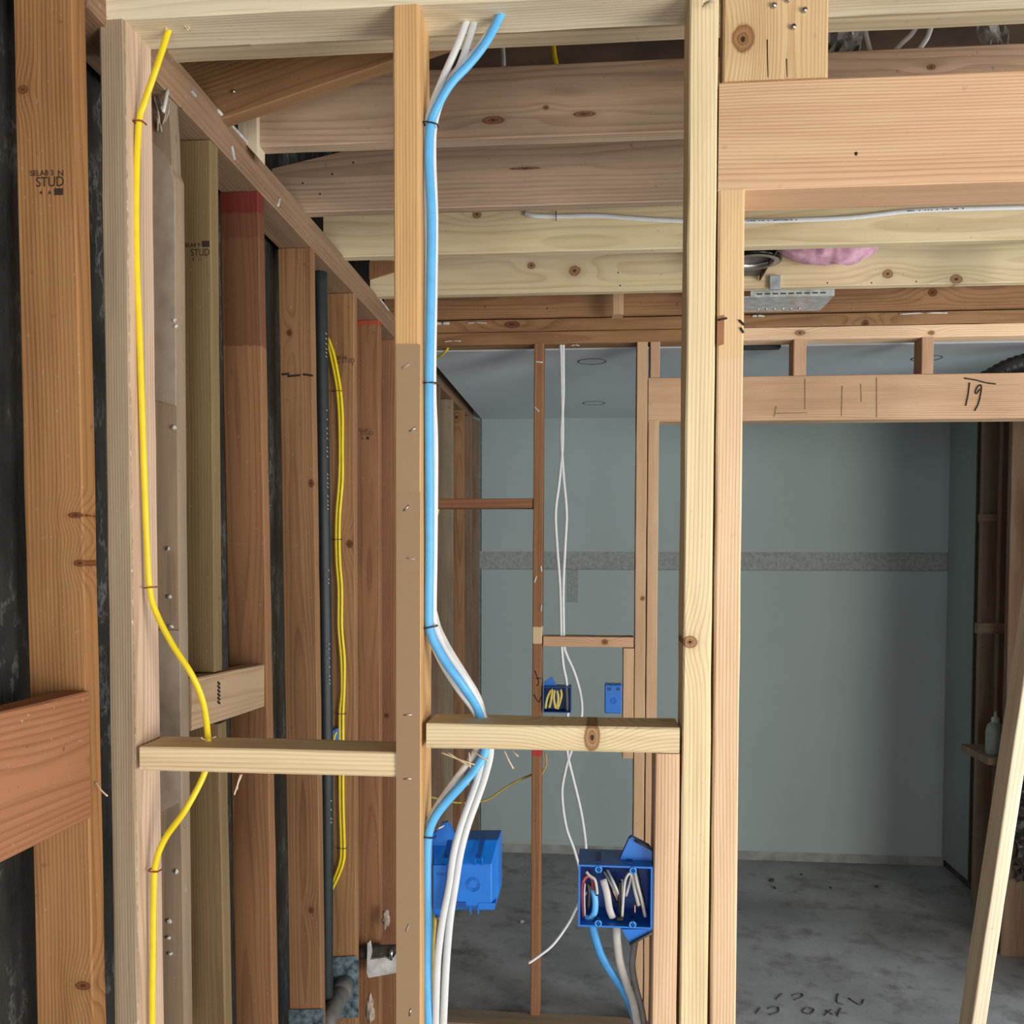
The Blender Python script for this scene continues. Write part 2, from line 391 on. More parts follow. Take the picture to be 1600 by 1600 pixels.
poly('resin_patch', [at(x, y, YN-.0006) for x, y in ((1121, 494), (1132, 492), (1131, 538), (1120, 541))], (0, .0006, 0), plain('resin_brown', (.36, .16, .07), .6), T)
for l in (((1122, 500), (1136, 497)), ((1155, 500), (1163, 508)), ((1157, 512), (1162, 520))): strokes('check_crack', [[at(*l[0], YN-.001), at(*l[1], YN-.001)]], .0016, M_INK, T)
hz0 = at(1300, 292, YN).z; hz1 = at(1300, 121, YN).z
hbm('header_beam', 'wide rough-sawn header beam at upper right resting on the trimmer stud', 'beam', 121, 292, 1300, 1123, 2300, YN, .089, 'header', jit=.0003)
blk = hbm('cripple_block', 'short wide block with nails and a big ringed knot above the header', 'block', -8, 121, 1200, 1128, 1294, YN-.002, .04, 'tan', None)
bpy.data.objects.remove(blk)
pa = at(1130, 60, YN); pb = at(1294, 60, YN)
blk = lumber('cripple_block', ((pa.x+pb.x)/2, YN+.018, hz1), ((pa.x+pb.x)/2, YN+.018, ZP), pb.x-pa.x, .038, 'block', knots=[(1161, 60, 20, 25)])
top(blk, 'short wide block with nails and a big ringed knot above the header', 'block')
bpy.context.view_layer.update()
for (px, py) in ((1209, 10), (1231, 1), (1257, 17), (1240, 43)):
    c = at(px, py, YN-.002); n = V((random.uniform(-.3, .3), -1, random.uniform(-.2, .6)))
    tube('nail', [c+V((0, .006, 0)), c, c+n*.004], .0036, .0036, M_STEEL, blk, raw=True, sides=8)
for l in (((1199, 62), (1200, 121)), ((1229, 92), (1230, 121))):
    strokes('check_crack', [[at(*l[0], YN-.0011), at(*l[1], YN-.0011)]], .0008, M_INK, blk)
lb = hbm('blocking', 'horizontal blocking between the weathered stud and the cardboard-faced stud', 'block', 1171, 1209, 420, 218, 619, YN, .089, 'pale')
rb = hbm('blocking', 'horizontal blocking with an oval knot right of the cardboard-faced stud', 'block', 1134, 1173, 860, 666, 1062, YN, .089, 'pale', knots=[(925, 1152, 26, 14)])
cr = vst('cripple_stud', 'pinkish short stud under the blocking that carries the open blue box', 'stud', 1022, 1061, 1300, YN, .089, 0, at(860, 1173, YN).z-.001, 'pink', 1018, 1590)
# cardboard strips on the middle stud
def card(y0, y1, mat, lab):
    a = at(619, y0, YN-.003); b = at(656, y0, YN-.003); c = at(619, y1, YN-.003); d = at(655, y1, YN-.003)
    o = poly('cardboard_strip', [a, b, d, c], (0, .003, 0), mat); top(o, lab, 'cardboard strip'); return o
c1 = card(538, 768, M_CARD2, 'short cardboard strip stapled to the middle stud, the upper one')
c2 = card(768, 1640, M_CARD, 'long cardboard strip stapled to the lower part of the middle stud')
bpy.context.view_layer.update()
for i, (px, py, a) in enumerate(((634, 572, .5), (645, 671, .5), (635, 794, .8), (642, 873, -.1), (637, 1117, .1), (637, 1217, .1), (637, 1450, 1.2), (641, 1582, 1.4))):
    s = V((math.cos(a), 0, math.sin(a)))*.006; c = at(px, py, YN-.0038)
    tube('staple', [c-s, c+s], .0011, .0008, M_STEEL if i % 3 else M_RAG, c1 if py < 768 else c2, raw=True, sides=6)

# ================================================================ left wall framing
XW = -.75
def lst(label, xc, yr, Y, mat, z0=0, z1=2.60, x2=None, y2=None, w=.089, name='wall_stud', **k):
    return vst(name, label, 'stud', 0, xc, yr, Y, .038, z0, z1, mat, x2, y2, w=w, **k)
S0 = lst('orange-brown stud at far left with a printed grade stamp, beside black paper', 114, 100, 1.315, 'orange', x2=146, y2=1590, z1=2.9, knots=[(118, 805, 14, 5), (125, 880, 12, 6), (130, 1540, 14, 8), (35, 140, 10, 8)])
S2z = at(340, 1050, 1.80).z
S2 = lst('upper olive-brown stud standing on the cut-in brace, with a stamp near its top', 330, 400, 1.80, 'olive', z0=S2z)
S2b = lst('lower olive-brown stud beneath the end of the cut-in brace', 346, 1300, 1.80, 'olive', z1=at(350, 1132, 1.80).z, x2=352, y2=1590)
zt3 = at(400, 540, 2.06).z
S3 = lst('dark brown stud with a red-painted top, right of the stamped olive stud', 405, 400, 2.06, 'redbrown', x2=426, y2=1550, paint=[(zt3, 3, (.12, .045, .025), .6), (2.50, 3, (.13, .02, .015), .35), (2.555, 3, (.17, .012, .012), .65)])
S4 = lst('brown stud with a dark scuff line, left of the black pipe', 487, 500, 2.443, 'brown', x2=502, y2=1550, knots=[(452, 520, 5, 6), (486, 755, 5, 7), (486, 1422, 5, 6)])
S5 = lst('brown stud with a yellow cable stapled to it, behind the black pipe', 553, 500, 2.873, 'brown', knots=[(546, 850, 6, 7)])
S6 = lst('brown stud with a red mark at its top, second left of the cardboard strips', 592, 560, 3.204, 'redbrown', paint=[(2.585, 2.7, (.4, .06, .03), .8)])
S7 = lst('narrowly seen brown stud just left of the cardboard strips', 622, 600, 3.50, 'redbrown', knots=[(604, 1118, 4, 4)])
for i, (xc, Y, lab, mt) in enumerate(((687, 4.45, 'dark stud of the far left wall just right of the blue cable', 'dim'), (707, 4.842, 'dusty grey-brown stud of the far left wall', 'dust'), (725, 5.2, 'brown stud of the far left wall with a dark knot near its top', 'brown'), (737, 5.42, 'dark narrow stud of the far left wall', 'dim'), (748, 5.60, 'last stud of the far left wall, against the grey back wall', 'dim'))):
    X = at(xc, 700, Y).x
    lst(lab, xc, 700, Y, mt, w=.089, knots=[(713, 652, 3, 3)] if i == 2 else None)
# plate on the left wall (double)
pl = lumber('wall_plate', (XW-.0445, 1.36, 2.64), (XW-.0445, 5.64, 2.64), .076, .089, 'plate', (0, 0, 1))
top(pl, 'double top plate running back along the top of the left wall', 'beam')
# scraps of plaster on the plate
bpy.context.view_layer.update()
for (a, b) in (((262, 140), (255, 175)), ((305, 150), (299, 142)), ((340, 172), (395, 232)), ((362, 228), (366, 250)), ((590, 462), (608, 486)), ((437, 310), (434, 322))):
    strokes('plaster_scrap', [[atX(*a, XW+.001), atX(*b, XW+.001)]], .0035, M_WRAP, pl)
# plastered stud with splintered top
Y1 = 1.628
S1 = poly('wall_stud', [at(x, y, Y1) for x, y in ((232, 140), (262, 150), (266, 205), (268, 262), (273, 275), (275, 500), (277, 800), (287, 1640), (216, 1640), (216, 400))], (0, .038, 0), wood('dust'))
top(S1, 'plaster-stained stud with a splintered top behind the weathered stud', 'stud'); bpy.context.view_layer.update()
poly('plaster_patch', [at(x, y, Y1-.004) for x, y in ((238, 222), (252, 238), (266, 258), (272, 285), (274, 634), (240, 624))], (0, .004, 0), M_PLASTER, S1)
poly('plaster_patch', [at(x, y, Y1-.004) for x, y in ((246, 985), (280, 985), (283, 1252), (250, 1270))], (0, .004, 0), M_PLASTER, S1)
for (a, b) in (((240, 150), (250, 200)), ((262, 155), (254, 195)), ((243, 165), (256, 175)), ((247, 190), (252, 206)), ((258, 190), (264, 160)), ((244, 178), (246, 205)), ((240, 160), (265, 168)), ((252, 170), (247, 150))):
    strokes('splinter', [[at(*a, Y1-.006), at((a[0]+b[0])/2+2, (a[1]+b[1])/2, Y1-.012), at(*b, Y1-.005)]], .0016, M_RAG, S1)
for (px, py) in ((263, 858), (265, 933), (268, 979), (272, 668), (265, 1440), (263, 1465), (266, 1490), (275, 1362), (273, 500), (275, 510)):
    c = at(px, py, Y1-.003); bm = bmesh.new(); bmesh.ops.create_icosphere(bm, subdivisions=1, radius=.004)
    for v in bm.verts: v.co *= random.uniform(.6, 1.4)
    bm_obj('plaster_crumb', bm, M_WRAP, S1, M=Matrix.Translation(c))
# cut-in diagonal brace pieces
def brace(label, tl, tr_, bl, br, th, mat, X=XW, ext=0):
    a, b, c, d = [atX(*p, X) for p in (tl, tr_, bl, br)]
    p0 = (a+c)/2; p1 = (b+d)/2; dr = (p1-p0).normalized(); p0 = p0-dr*ext
    h = ((a-c).length+(b-d).length)/2
    o = lumber('brace_block', p0+V((-th/2, 0, 0)), p1+V((-th/2, 0, 0)), h, th, mat, (0, 0, 1)); return top(o, label, 'block')
brace('rough reddish brace block at the left edge, crossing the stamped stud', (0, 1112), (138, 1081), (0, 1350), (143, 1277), .04, 'brick', X=-.736, ext=.5)
bb = brace('cut-in brace block with a red-stained end behind the yellow cable', (300, 1062), (420, 1036), (300, 1141), (424, 1101), .04, 'tan', X=-.746)
# stamps and handwriting on the studs
def stamp(par, rows, Y):
    for s, px, py, h, sx in rows: text('grade_stamp', s, at(px, py, Y-.0006), h, M_INK, par, sx=sx)
stamp(S0, (('SELAB 3', 47, 275, .011, .95), ('STUD', 56, 292, .02, .85), ('4', 62, 304, .008, 1), ('A', 75, 304, .008, 1), ('■', 83, 305, .013, 1.4), ('N', 90, 275, .012, 1)), 1.315)
stamp(S2, (('SELAB 9', 287, 386, .010, .95), ('STUD', 298, 400, .019, .8), ('■', 314, 386, .016, 1.3), ('4   11', 300, 408, .009, 1)), 1.80)
stamp(S5, (('SELAB', 526, 560, .012, 1), ('Q STUD', 525, 567, .020, .8), ('II', 550, 571, .01, 1)), 2.873)
stamp(S6, (('SELAB 7', 560, 674, .014, .9), ('STUD', 563, 680, .018, 1), ('A  ■', 564, 687, .014, 1)), 3.204)
def edge_marks(par, X, rows):
    for px, ys in rows:
        ln = []
        for i, y in enumerate(ys):
            ln.append([atX(px-3, y, X+.0006), atX(px, y+5, X+.0006), atX(px+3, y+1, X+.0006)])
            ln.append([atX(px-3, y+9, X+.0006), atX(px+2, y+9, X+.0006)])
        strokes('pencil_mark', ln, .0011, M_INK, par)
edge_marks(S3, XW, ((423, (745, 760, 783)), (426, (868, 880, 897))))
for l in (((441, 585), (452, 584)), ((450, 588), (470, 586)), ((474, 585), (489, 587))): strokes('scuff_line', [[at(*l[0], 2.4428), at(*l[1], 2.4428)]], .0028, M_INK, S4)
strokes('pencil_mark', [[atX(340, y, -.7455), atX(343, y+3, -.7455)] for y in (1066, 1072, 1078, 1084, 1090, 1096)], .0025, M_INK, bb)

# ================================================================ ceiling joists
ZJ = 2.672
def joist(label, Y, h, x0, x1, mat, clip=None, knots=None, name='ceiling_joist', z0=ZJ):
    X0 = at(x0, 300, Y).x
    o = lumber(name, (X0, Y+.019, z0+h/2), (2.7, Y+.019, z0+h/2), h, .038, mat, (0, 0, 1), knots=knots, clip=clip)
    return top(o, label, 'joist')
joist('first ceiling joist, seen as a narrow strip right behind the top plate', 1.618, .14, 250, 0, 'joistpale')
joist('ceiling joist with an oval dark knot, second behind the top plate', 2.004, .148, 402, 0, 'joist', knots=[(771, 188, 7, 20), (853, 168, 4, 5), (913, 178, 5, 20), (1455, 105, 5, 8)])
joist('grey-brown ceiling joist with a slanted left end and nail holes', 2.389, at(550, 233, 2.389).z-ZJ, 425, 0, 'joist', clip=(at(550, 233, 2.389).x-at(425, 300, 2.389).x, .2), knots=[(820, 263, 2.5, 28)])
J3 = joist('pale ceiling joist that the loose white cable runs along', 2.751, .18, 505, 0, 'joistpale', knots=[(745, 335, 7, 8)])
joist('pale yellow ceiling joist with several round knots', 3.173, .18, 578, 0, 'joistpale', knots=[(830, 415, 6, 7), (898, 423, 9, 10), (1387, 428, 8, 9), (1494, 436, 8, 11)])
z5 = at(900, 495, YS).z
J5 = joist('reddish-brown rim joist lying on the plates of the second wall', YS, .17, 600, 0, 'brown', z0=z5, knots=[(1457, 457, 7, 8)])
bpy.context.view_layer.update()
for (px, py, Y) in ((552, 254, 2.389), (519, 272, 2.389), (473, 286, 2.389), (500, 303, 2.389), (966, 426, 3.173), (969, 446, 3.173), (1293, 442, 3.173), (1362, 442, 3.173), (1432, 440, 3.173), (1338, 240, YN), (855, 482, YS), (758, 480, YS), (1058, 475, YS)):
    c = at(px, py, Y-.0008); par = {2.389: 'ceiling_joist.002', 3.173: 'ceiling_joist.004', YN: 'header_beam', YS: 'ceiling_joist.005'}[Y]
    tube('nail_hole', [c, c+V((0, .002, 0))], .0022, .0028, M_INK, bpy.data.objects[par], raw=True, sides=7)
ra = at(330, 192, 1.85); rb_ = at(700, 66, 1.85); dr = (rb_-ra).normalized(); up = V((0, 1, 0)).cross(dr)*-1
up = dr.cross(V((0, 1, 0)))*-1 if dr.cross(V((0, 1, 0))).z < 0 else dr.cross(V((0, 1, 0)))
ra = ra-dr*.05
raf = lumber('roof_rafter', ra+up*.07+V((0, .019, 0)), rb_+dr*1.0+up*.07+V((0, .019, 0)), .14, .038, 'brown', up)
top(raf, 'dark brown sloping rafter above the left wall plate', 'rafter')
nb = at(365, 143, 1.848)
bm = bmesh.new(); bmesh.ops.create_icosphere(bm, subdivisions=2, radius=.0042); bpy.context.view_layer.update(); bm_obj('nail', bm, M_STEEL, raf, True, Matrix.Translation(nb))
# pale block beyond the end of the knotty joist, brown rafter tail behind the last pale joist
e = poly('blocking', [at(x, y, 1.985) for x, y in ((372, 172), (401, 160), (401, 236), (401, 243), (372, 212))], (0, .05, 0), wood('cream')); top(e, 'small pale block at the left end of the knotty joist', 'block')
e = poly('rafter_tail', [at(x, y, 3.16) for x, y in ((577, 409), (616, 408), (616, 424), (577, 436))], (0, .012, 0), wood('redbrown')); top(e, 'small brown wedge on the left end of the pale knotted joist', 'block')
e = hbm('blocking', 'pale stained block hung under the top plate between the joists', 'block', 52, 70, 420, 378, 464, 1.575, .045, 'cream', z0=at(420, 66, 1.61).z, z1=2.72)
e = vst('blocking', 'little upright block in front of the reddish rim joist', 'block', 957, 974, 470, 3.46, .06, at(960, 491, 3.46).z, 2.80, 'tan')

# ================================================================ second wall framing
hbm('second_wall_plate', 'upper brown plate of the second wall under the rim joist', 'beam', 497, 516, 900, 600, 1900, YS, .089, 'brown', knots=[(800, 507, 6, 14), (1352, 506, 7, 6)])
z1 = at(900, 517, YS).z; z0_ = at(900, 536, YS).z
hbm('second_wall_plate', 'lower brown plate of the second wall above the left studs', 'beam', 517, 536, 900, 600, 1120, YS, .089, 'brown')
hbm('second_wall_plate', 'pinkish new lower plate of the second wall above the doorway', 'beam', 517, 536, 900, 1121, 1900, YS, .089, 'pink', knots=[(1250, 520, 5, 9), (1455, 520, 4, 6)])
s2 = vst('wall_stud', 'reddish-brown stud of the second wall with white paint flecks', 'stud', 833, 848, 800, YS, .089, .02, z0_, 'redbrown', 829, 1500, paint=[(at(840, 1190, YS).z, at(840, 1172, YS).z, (.45, .03, .03), .8), (at(840, 1014, YS).z, at(840, 988, YS).z, (.62, .46, .28), 1)])
bpy.context.view_layer.update()
for a, b in (((836, 565), (848, 566)), ((835, 910), (838, 900)), ((846, 945), (845, 955)), ((835, 636), (842, 643)), ((846, 893), (845, 884))):
    strokes('paint_fleck', [[at(*a, YS-.001), at(*b, YS-.001)]], .0028, M_WRAP, s2)
strokes('pencil_mark', [[at(836, 1048, YS-.001), at(842, 1066, YS-.001), at(839, 1072, YS-.001)], [at(838, 1060, YS-.001), at(846, 1060, YS-.001)], [at(834, 1085, YS-.001), at(842, 1097, YS-.001), at(846, 1088, YS-.001)]], .0018, M_INK, s2)
hbm('blocking', 'dark reddish block between the far left wall and the paint-flecked stud', 'block', 779, 794, 750, 600, 832, YS, .089, 'redbrown')
hbm('blocking', 'pale small block with a knot that two white cables pass through', 'block', 995, 1011, 920, 849, 990, YS, .089, 'mid', knots=[(945, 1003, 5, 6)])
ks = vst('wall_stud', 'light king stud of the second wall left of the doorway', 'stud', 994, 1011, 700, YS, .089, .02, z0_, 'mid', 987, 1590, knots=[(1004, 935, 4, 4)])
tz = at(1020, 656, YS).z
vst('trimmer_stud', 'light trimmer stud beneath the left end of the door header', 'stud', 1012, 1029, 760, YS, .089, .02, tz, 'mid', 1006, 1500)
vst('wall_stud', 'short split piece of stud carrying the small blue box on the right', 'stud', 973, 990, 1100, YS, .089, at(980, 1185, YS).z, at(980, 1013, YS).z, 'mid')
hd = hbm('door_header', 'door header with a handwritten 19 and pencil lines', 'beam', 586, 656, 1300, 1013, 1900, YS, .089, 'mid')
bpy.context.view_layer.update()
hn = YS-.0012
strokes('handwriting', [[at(1507, 591, hn), at(1525, 594, hn), at(1540, 598, hn), at(1556, 600, hn)], [at(1515, 598, hn), at(1513, 615, hn), at(1509, 634, hn)], [at(1531, 608, hn), at(1526, 615, hn), at(1524, 612, hn), at(1528, 604, hn), at(1533, 602, hn), at(1533, 612, hn), at(1529, 630, hn), at(1523, 642, hn)]], .0026, M_INK, hd)
strokes('pencil_mark', [[at(1213, 635, hn), at(1210, 651, hn)], [at(1212, 646, hn), at(1262, 645, hn)], [at(1258, 592, hn), at(1258, 640, hn)], [at(1316, 603, hn), at(1315, 650, hn)], [at(1345, 600, hn), at(1346, 628, hn)], [at(1370, 590, hn), at(1370, 652, hn)]], .0009, M_PENCIL, hd)
for i, (xl, xr_, lab) in enumerate(((1016, 1031, 'small cripple above the door header beside the king stud'), (1240, 1260, 'left of the two cripples standing over the doorway'), (1440, 1459, 'right of the two cripples standing over the doorway'))):
    vst('cripple_stud', lab, 'stud', xl, xr_, 560, YS, .089, at(1300, 586, YS).z, z0_, 'mid')
hbm('sole_plate', 'dusty sole plate on the concrete under the paint-flecked stud', 'beam', 1590, 1605, 850, 600, 1030, YS-.09, .11, 'dust', z0=0, z1=.02)

bpy.context.view_layer.update()
for (a, b_, r, nm) in (((672, 507), (702, 505), .006, 'second_wall_plate'), ((730, 505), (760, 505), .002, 'second_wall_plate'), ((694, 534), (720, 533), .002, 'second_wall_plate.001'), ((893, 540), (905, 540), .002, 'second_wall_plate.001'), ((1405, 491), (1480, 489), .0025, 'second_wall_plate'), ((1175, 494), (1194, 494), .004, 'second_wall_plate')):
    strokes('paint_fleck', [[at(*a, YS-.001), at((a[0]+b_[0])/2, (a[1]+b_[1])/2-1, YS-.001), at(*b_, YS-.001)]], r, M_WRAP, bpy.data.objects[nm])
# ================================================================ right side framing and leaning brace
b0 = at(1481, 1815, 2.8); b1 = at(1706, 446, 2.8)
def lean(y): return 1589.5+(y-1200)*(1526-1589.5)/400.
b0 = V((at(lean(1815), 1815, 2.726).x, 2.77, 0)); b1 = V((at(lean(455), 455, 2.726).x, 2.77, 2.60)); b1 = b0+(b1-b0)*((2.667)/2.60)
lb_ = lumber('leaning_brace', b0+(b1-b0).normalized()*.005, b1, .038, .089, 'cream', (1, 0, 0))
top(lb_, 'pale two-by-four leaning across the doorway at the right edge', 'brace')
def rst(label, xl, xr_, Y, z0, z1, mat, name='wall_stud', d=.089, yr=900):
    return vst(name, label, 'stud', xl, xr_, yr, Y, d, z0, z1, mat)
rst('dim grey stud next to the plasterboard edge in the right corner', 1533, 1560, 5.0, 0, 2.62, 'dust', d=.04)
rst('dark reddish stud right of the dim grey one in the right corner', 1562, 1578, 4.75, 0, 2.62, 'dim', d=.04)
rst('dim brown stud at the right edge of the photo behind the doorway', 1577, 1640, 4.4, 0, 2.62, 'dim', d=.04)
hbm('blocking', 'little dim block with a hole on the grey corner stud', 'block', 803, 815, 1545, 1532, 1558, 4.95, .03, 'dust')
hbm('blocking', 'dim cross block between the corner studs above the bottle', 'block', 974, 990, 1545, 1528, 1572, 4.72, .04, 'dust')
sh0 = at(1523, 1168, 4.85); sh1 = at(1566, 1186, 4.55)
sh = poly('shelf', [at(1522, 1168, 4.95), at(1566, 1168, 4.95), at(1572, 1190, 4.6), at(1522, 1170, 4.93)], (0, 0, -.03), wood('dust'))
bpy.data.objects.remove(sh)
zs = at(1540, 1174, 4.75).z
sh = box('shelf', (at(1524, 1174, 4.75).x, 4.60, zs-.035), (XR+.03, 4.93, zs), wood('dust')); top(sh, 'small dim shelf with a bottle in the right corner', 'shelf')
bc = at(1556, 1172, 4.68)
bo = empty('bottle', (bc.x, 4.69, zs)); top(bo, 'pale plastic squeeze bottle on the small corner shelf', 'bottle'); bpy.context.view_layer.update()
def lathe(name, prof, mat, M, parent=None, n=20, smooth=True):
    bm = bmesh.new(); rs = []
    for (r, z) in prof: rs.append([bm.verts.new((math.cos(2*math.pi*k/n)*r, math.sin(2*math.pi*k/n)*r, z)) for k in range(n)])
    for i in range(len(rs)-1):
        for k in range(n): bm.faces.new((rs[i][k], rs[i][(k+1) % n], rs[i+1][(k+1) % n], rs[i+1][k]))
    return bm_obj(name, bm, mat, parent, smooth, M)
Mb = Matrix.Translation((bc.x, 4.69, zs))
lathe('body', [(0, 0), (.04, 0), (.043, .008), (.043, .11), (.036, .14), (.018, .155), (0, .155)], M_BOTTLE, Mb, bo)
lathe('cap', [(.019, .15), (.019, .175), (.008, .18), (.006, .205), (0, .205)], M_WHT, Mb, bo)
bm = bmesh.new(); pw = at(1597, 1300, 4.36)
gg = [[bm.verts.new(at(1587+u*5, 1222+v*6, 4.36)-pw+V((random.uniform(-.008, .008), random.uniform(-.03, .03), random.uniform(-.006, .006)))) for u in range(9)] for v in range(27)]
for v in range(26):
    for u in range(8): bm.faces.new((gg[v][u], gg[v][u+1], gg[v+1][u+1], gg[v+1][u]))
o = bm_obj('plastic_wrap', bm, plain('dark_film', (.10, .09, .085), .1, var=.3, scale=30, spec=.9), M=Matrix.Translation(pw)); md = o.modifiers.new('s', 'SOLIDIFY'); md.thickness = .003; top(o, 'crumpled shiny plastic wrap at the lower right edge', 'plastic')
dp = [at(1505, 612, 3.745), at(1545, 592, 3.745), at(1580, 574, 3.745), at(1620, 565, 3.745), at(1700, 562, 3.745)]
du = tube('flexible_duct', dp, .036, .036, M_BLK, n=14, sides=16, taper=lambda t: 1+.06*math.sin(t*90)); top(du, 'black flexible duct seen over the right end of the door header', 'duct')

# ================================================================ cables
ZT = ZP
YC = 1.437
def px_path(pts): return [at(p[0], p[1], p[2] if len(p) > 2 else YC) for p in pts]
def staple(cable, p, t, r, mat, wide=.006):
    n = V(t).normalized(); s = n.cross(V((0, 1, 0))).normalized()
    pts = [V(p)+s*(r+.002)+V((0, .008, 0)), V(p)+s*(r+.002)+V((0, -.004, 0)), V(p)+s*(r*.6)+V((0, -.007, 0)), V(p)-s*(r*.6)+V((0, -.007, 0)), V(p)-s*(r+.002)+V((0, -.004, 0)), V(p)-s*(r+.002)+V((0, .008, 0))]
    tube('staple', pts, .0013, .0013, mat, cable, raw=True, sides=6)
yp = px_path([(268, 25, 1.452), (265, 42, 1.45), (248, 95), (226, 160), (217, 195), (213, 300), (214, 420), (218, 520), (222, 640), (226, 760), (230, 860), (234, 920), (243, 955), (268, 1005), (300, 1055), (318, 1100, 1.45), (325, 1152, 1.462), (325, 1180, 1.462), (318, 1212, 1.455), (290, 1265), (258, 1310), (243, 1350), (240, 1400), (239, 1480), (238, 1560), (238, 1700)])
yc = tube('electrical_cable', yp, .0052, .0042, M_YEL); top(yc, 'thick yellow cable running down the weathered stud and through the blocking', 'cable'); bpy.context.view_layer.update()
for (px, py, t) in ((217, 191, (-.05, 0, -1)), (234, 918, (.1, 0, -1)), (241, 1360, (-.1, 0, -1))): staple(yc, at(px, py, YC), t, .006, M_STAPLE)
def splinters(par, spots, Y, ln=.012, mat=None):
    for (px, py, dx, dy) in spots:
        a = at(px, py, Y); b = at(px+dx, py+dy, Y-.01); strokes('splinter', [[a, (a+b)/2+V((0, -.003, 0)), b]], .0013, mat or M_SPLINT, par)
tp = bpy.data.objects['top_plate']
splinters(tp, [(264, 36, -6, 4), (268, 35, 5, 6), (288, 38, 8, 2), (290, 42, 4, 5), (262, 40, -2, 7), (284, 36, 6, 6), (293, 36, 3, 9)], 1.447)
splinters(tp, [(1100, 6, 16, -5), (1098, 10, 20, -7)], 1.40)
splinters(rb, [(690, 1176, 55, 20), (700, 1176, 50, 30), (733, 1176, 3, 30), (740, 1174, 22, 14), (788, 1173, 14, 28), (800, 1172, 10, 10), (735, 1205, -3, 22), (738, 1208, 5, 15)], 1.46)
splinters(lb, [(378, 1210, -12, 32), (376, 1210, -6, 24), (322, 1156, -8, -4), (330, 1154, 7, -3)], 1.455)
splinters(S0, [(150, 1222, 18, 22)], 1.33)
# blue, grey and white cables beside the middle stud
blue = px_path([(792, 2, 1.455), (787, 14, 1.452), (762, 62), (735, 98), (705, 130), (684, 165), (673, 195), (670, 250), (674, 340), (673, 450), (671, 560), (670, 640), (671, 760), (671, 870), (670, 940), (672, 985), (690, 1025), (718, 1065), (742, 1100, 1.455), (751, 1124, 1.468), (758, 1150, 1.468), (757, 1176, 1.462), (742, 1202, 1.45), (724, 1224), (695, 1256), (677, 1282), (669, 1312), (668, 1380), (669, 1450), (668, 1530), (671, 1640)])
bl = tube('electrical_cable', blue, .0068, .0052, M_BLU); top(bl, 'light blue cable running down beside the cardboard-faced stud', 'cable'); bpy.context.view_layer.update()
for (px, py, t) in ((673, 194, (-.2, 0, -1)), (671, 599, (0, 0, -1)), (672, 980, (.2, 0, -1)), (669, 1307, (-.1, 0, -1))): staple(bl, at(px, py, YC), t, .0085, M_STAPK)
W2 = 1.449
w1 = px_path([(738, 8, 1.47), (733, 22, 1.47), (715, 70, W2), (693, 120, W2), (675, 165, W2), (668, 196, W2), (666, 250, W2), (667, 340, W2), (668, 450, W2), (667, 600, W2), (668, 760, W2), (668, 940, W2), (670, 985, W2), (690, 1034, W2), (716, 1076, W2), (738, 1106, 1.46), (748, 1126, 1.474), (756, 1150, 1.474), (757, 1178, 1.47), (747, 1215, 1.45), (735, 1250, 1.436), (720, 1292, 1.424), (709, 1335, 1.42), (702, 1385, 1.42), (694, 1425, 1.42), (687, 1470, 1.425), (683, 1520, 1.43), (680, 1640, 1.44)])
o = tube('electrical_cable', w1, .0058, .004, M_WHT); top(o, 'white cable hugging the left side of the light blue cable', 'cable')
w2 = px_path([(746, 8, 1.475), (743, 25, 1.475), (733, 62, W2+.004), (716, 108, W2), (692, 150, W2), (678, 196, W2), (676, 250, W2), (679, 340, W2), (678, 450, W2), (676, 600, W2), (679, 700, W2), (678, 860, W2), (677, 960, W2), (682, 985, W2), (706, 1030, W2), (730, 1066, W2), (746, 1098, 1.462), (757, 1124, 1.474), (764, 1150, 1.474), (766, 1178, 1.468), (757, 1215, 1.45), (745, 1250, 1.436), (730, 1292, 1.424), (719, 1335, 1.42), (711, 1385, 1.42), (704, 1430, 1.42), (700, 1470, 1.425), (696, 1530, 1.43), (691, 1640, 1.44)])
o = tube('electrical_cable', w2, .0058, .004, M_WHT); top(o, 'white cable on the right side of the light blue cable', 'cable')
g1 = px_path([(788, 6, 1.463), (777, 30, 1.462), (748, 72, 1.456), (715, 108, 1.456), (694, 140, 1.46), (677, 190, 1.462), (673, 300, 1.462), (673, 600, 1.462), (674, 900, 1.462), (680, 965, 1.455), (696, 1005, 1.45), (722, 1048, 1.452), (746, 1088, 1.462), (755, 1122, 1.478), (750, 1150, 1.478), (742, 1176, 1.47), (723, 1203, 1.452), (702, 1232, 1.447), (681, 1263, 1.447), (669, 1288, 1.449), (667, 1310, 1.452), (666, 1380, 1.452), (667, 1640, 1.452)])
o = tube('electrical_cable', g1, .0055, .0042, plain('pale_grey_sheath', (.66, .63, .58), .45)); top(o, 'greyish cable behind the light blue cable, bending off at the blocking', 'cable')
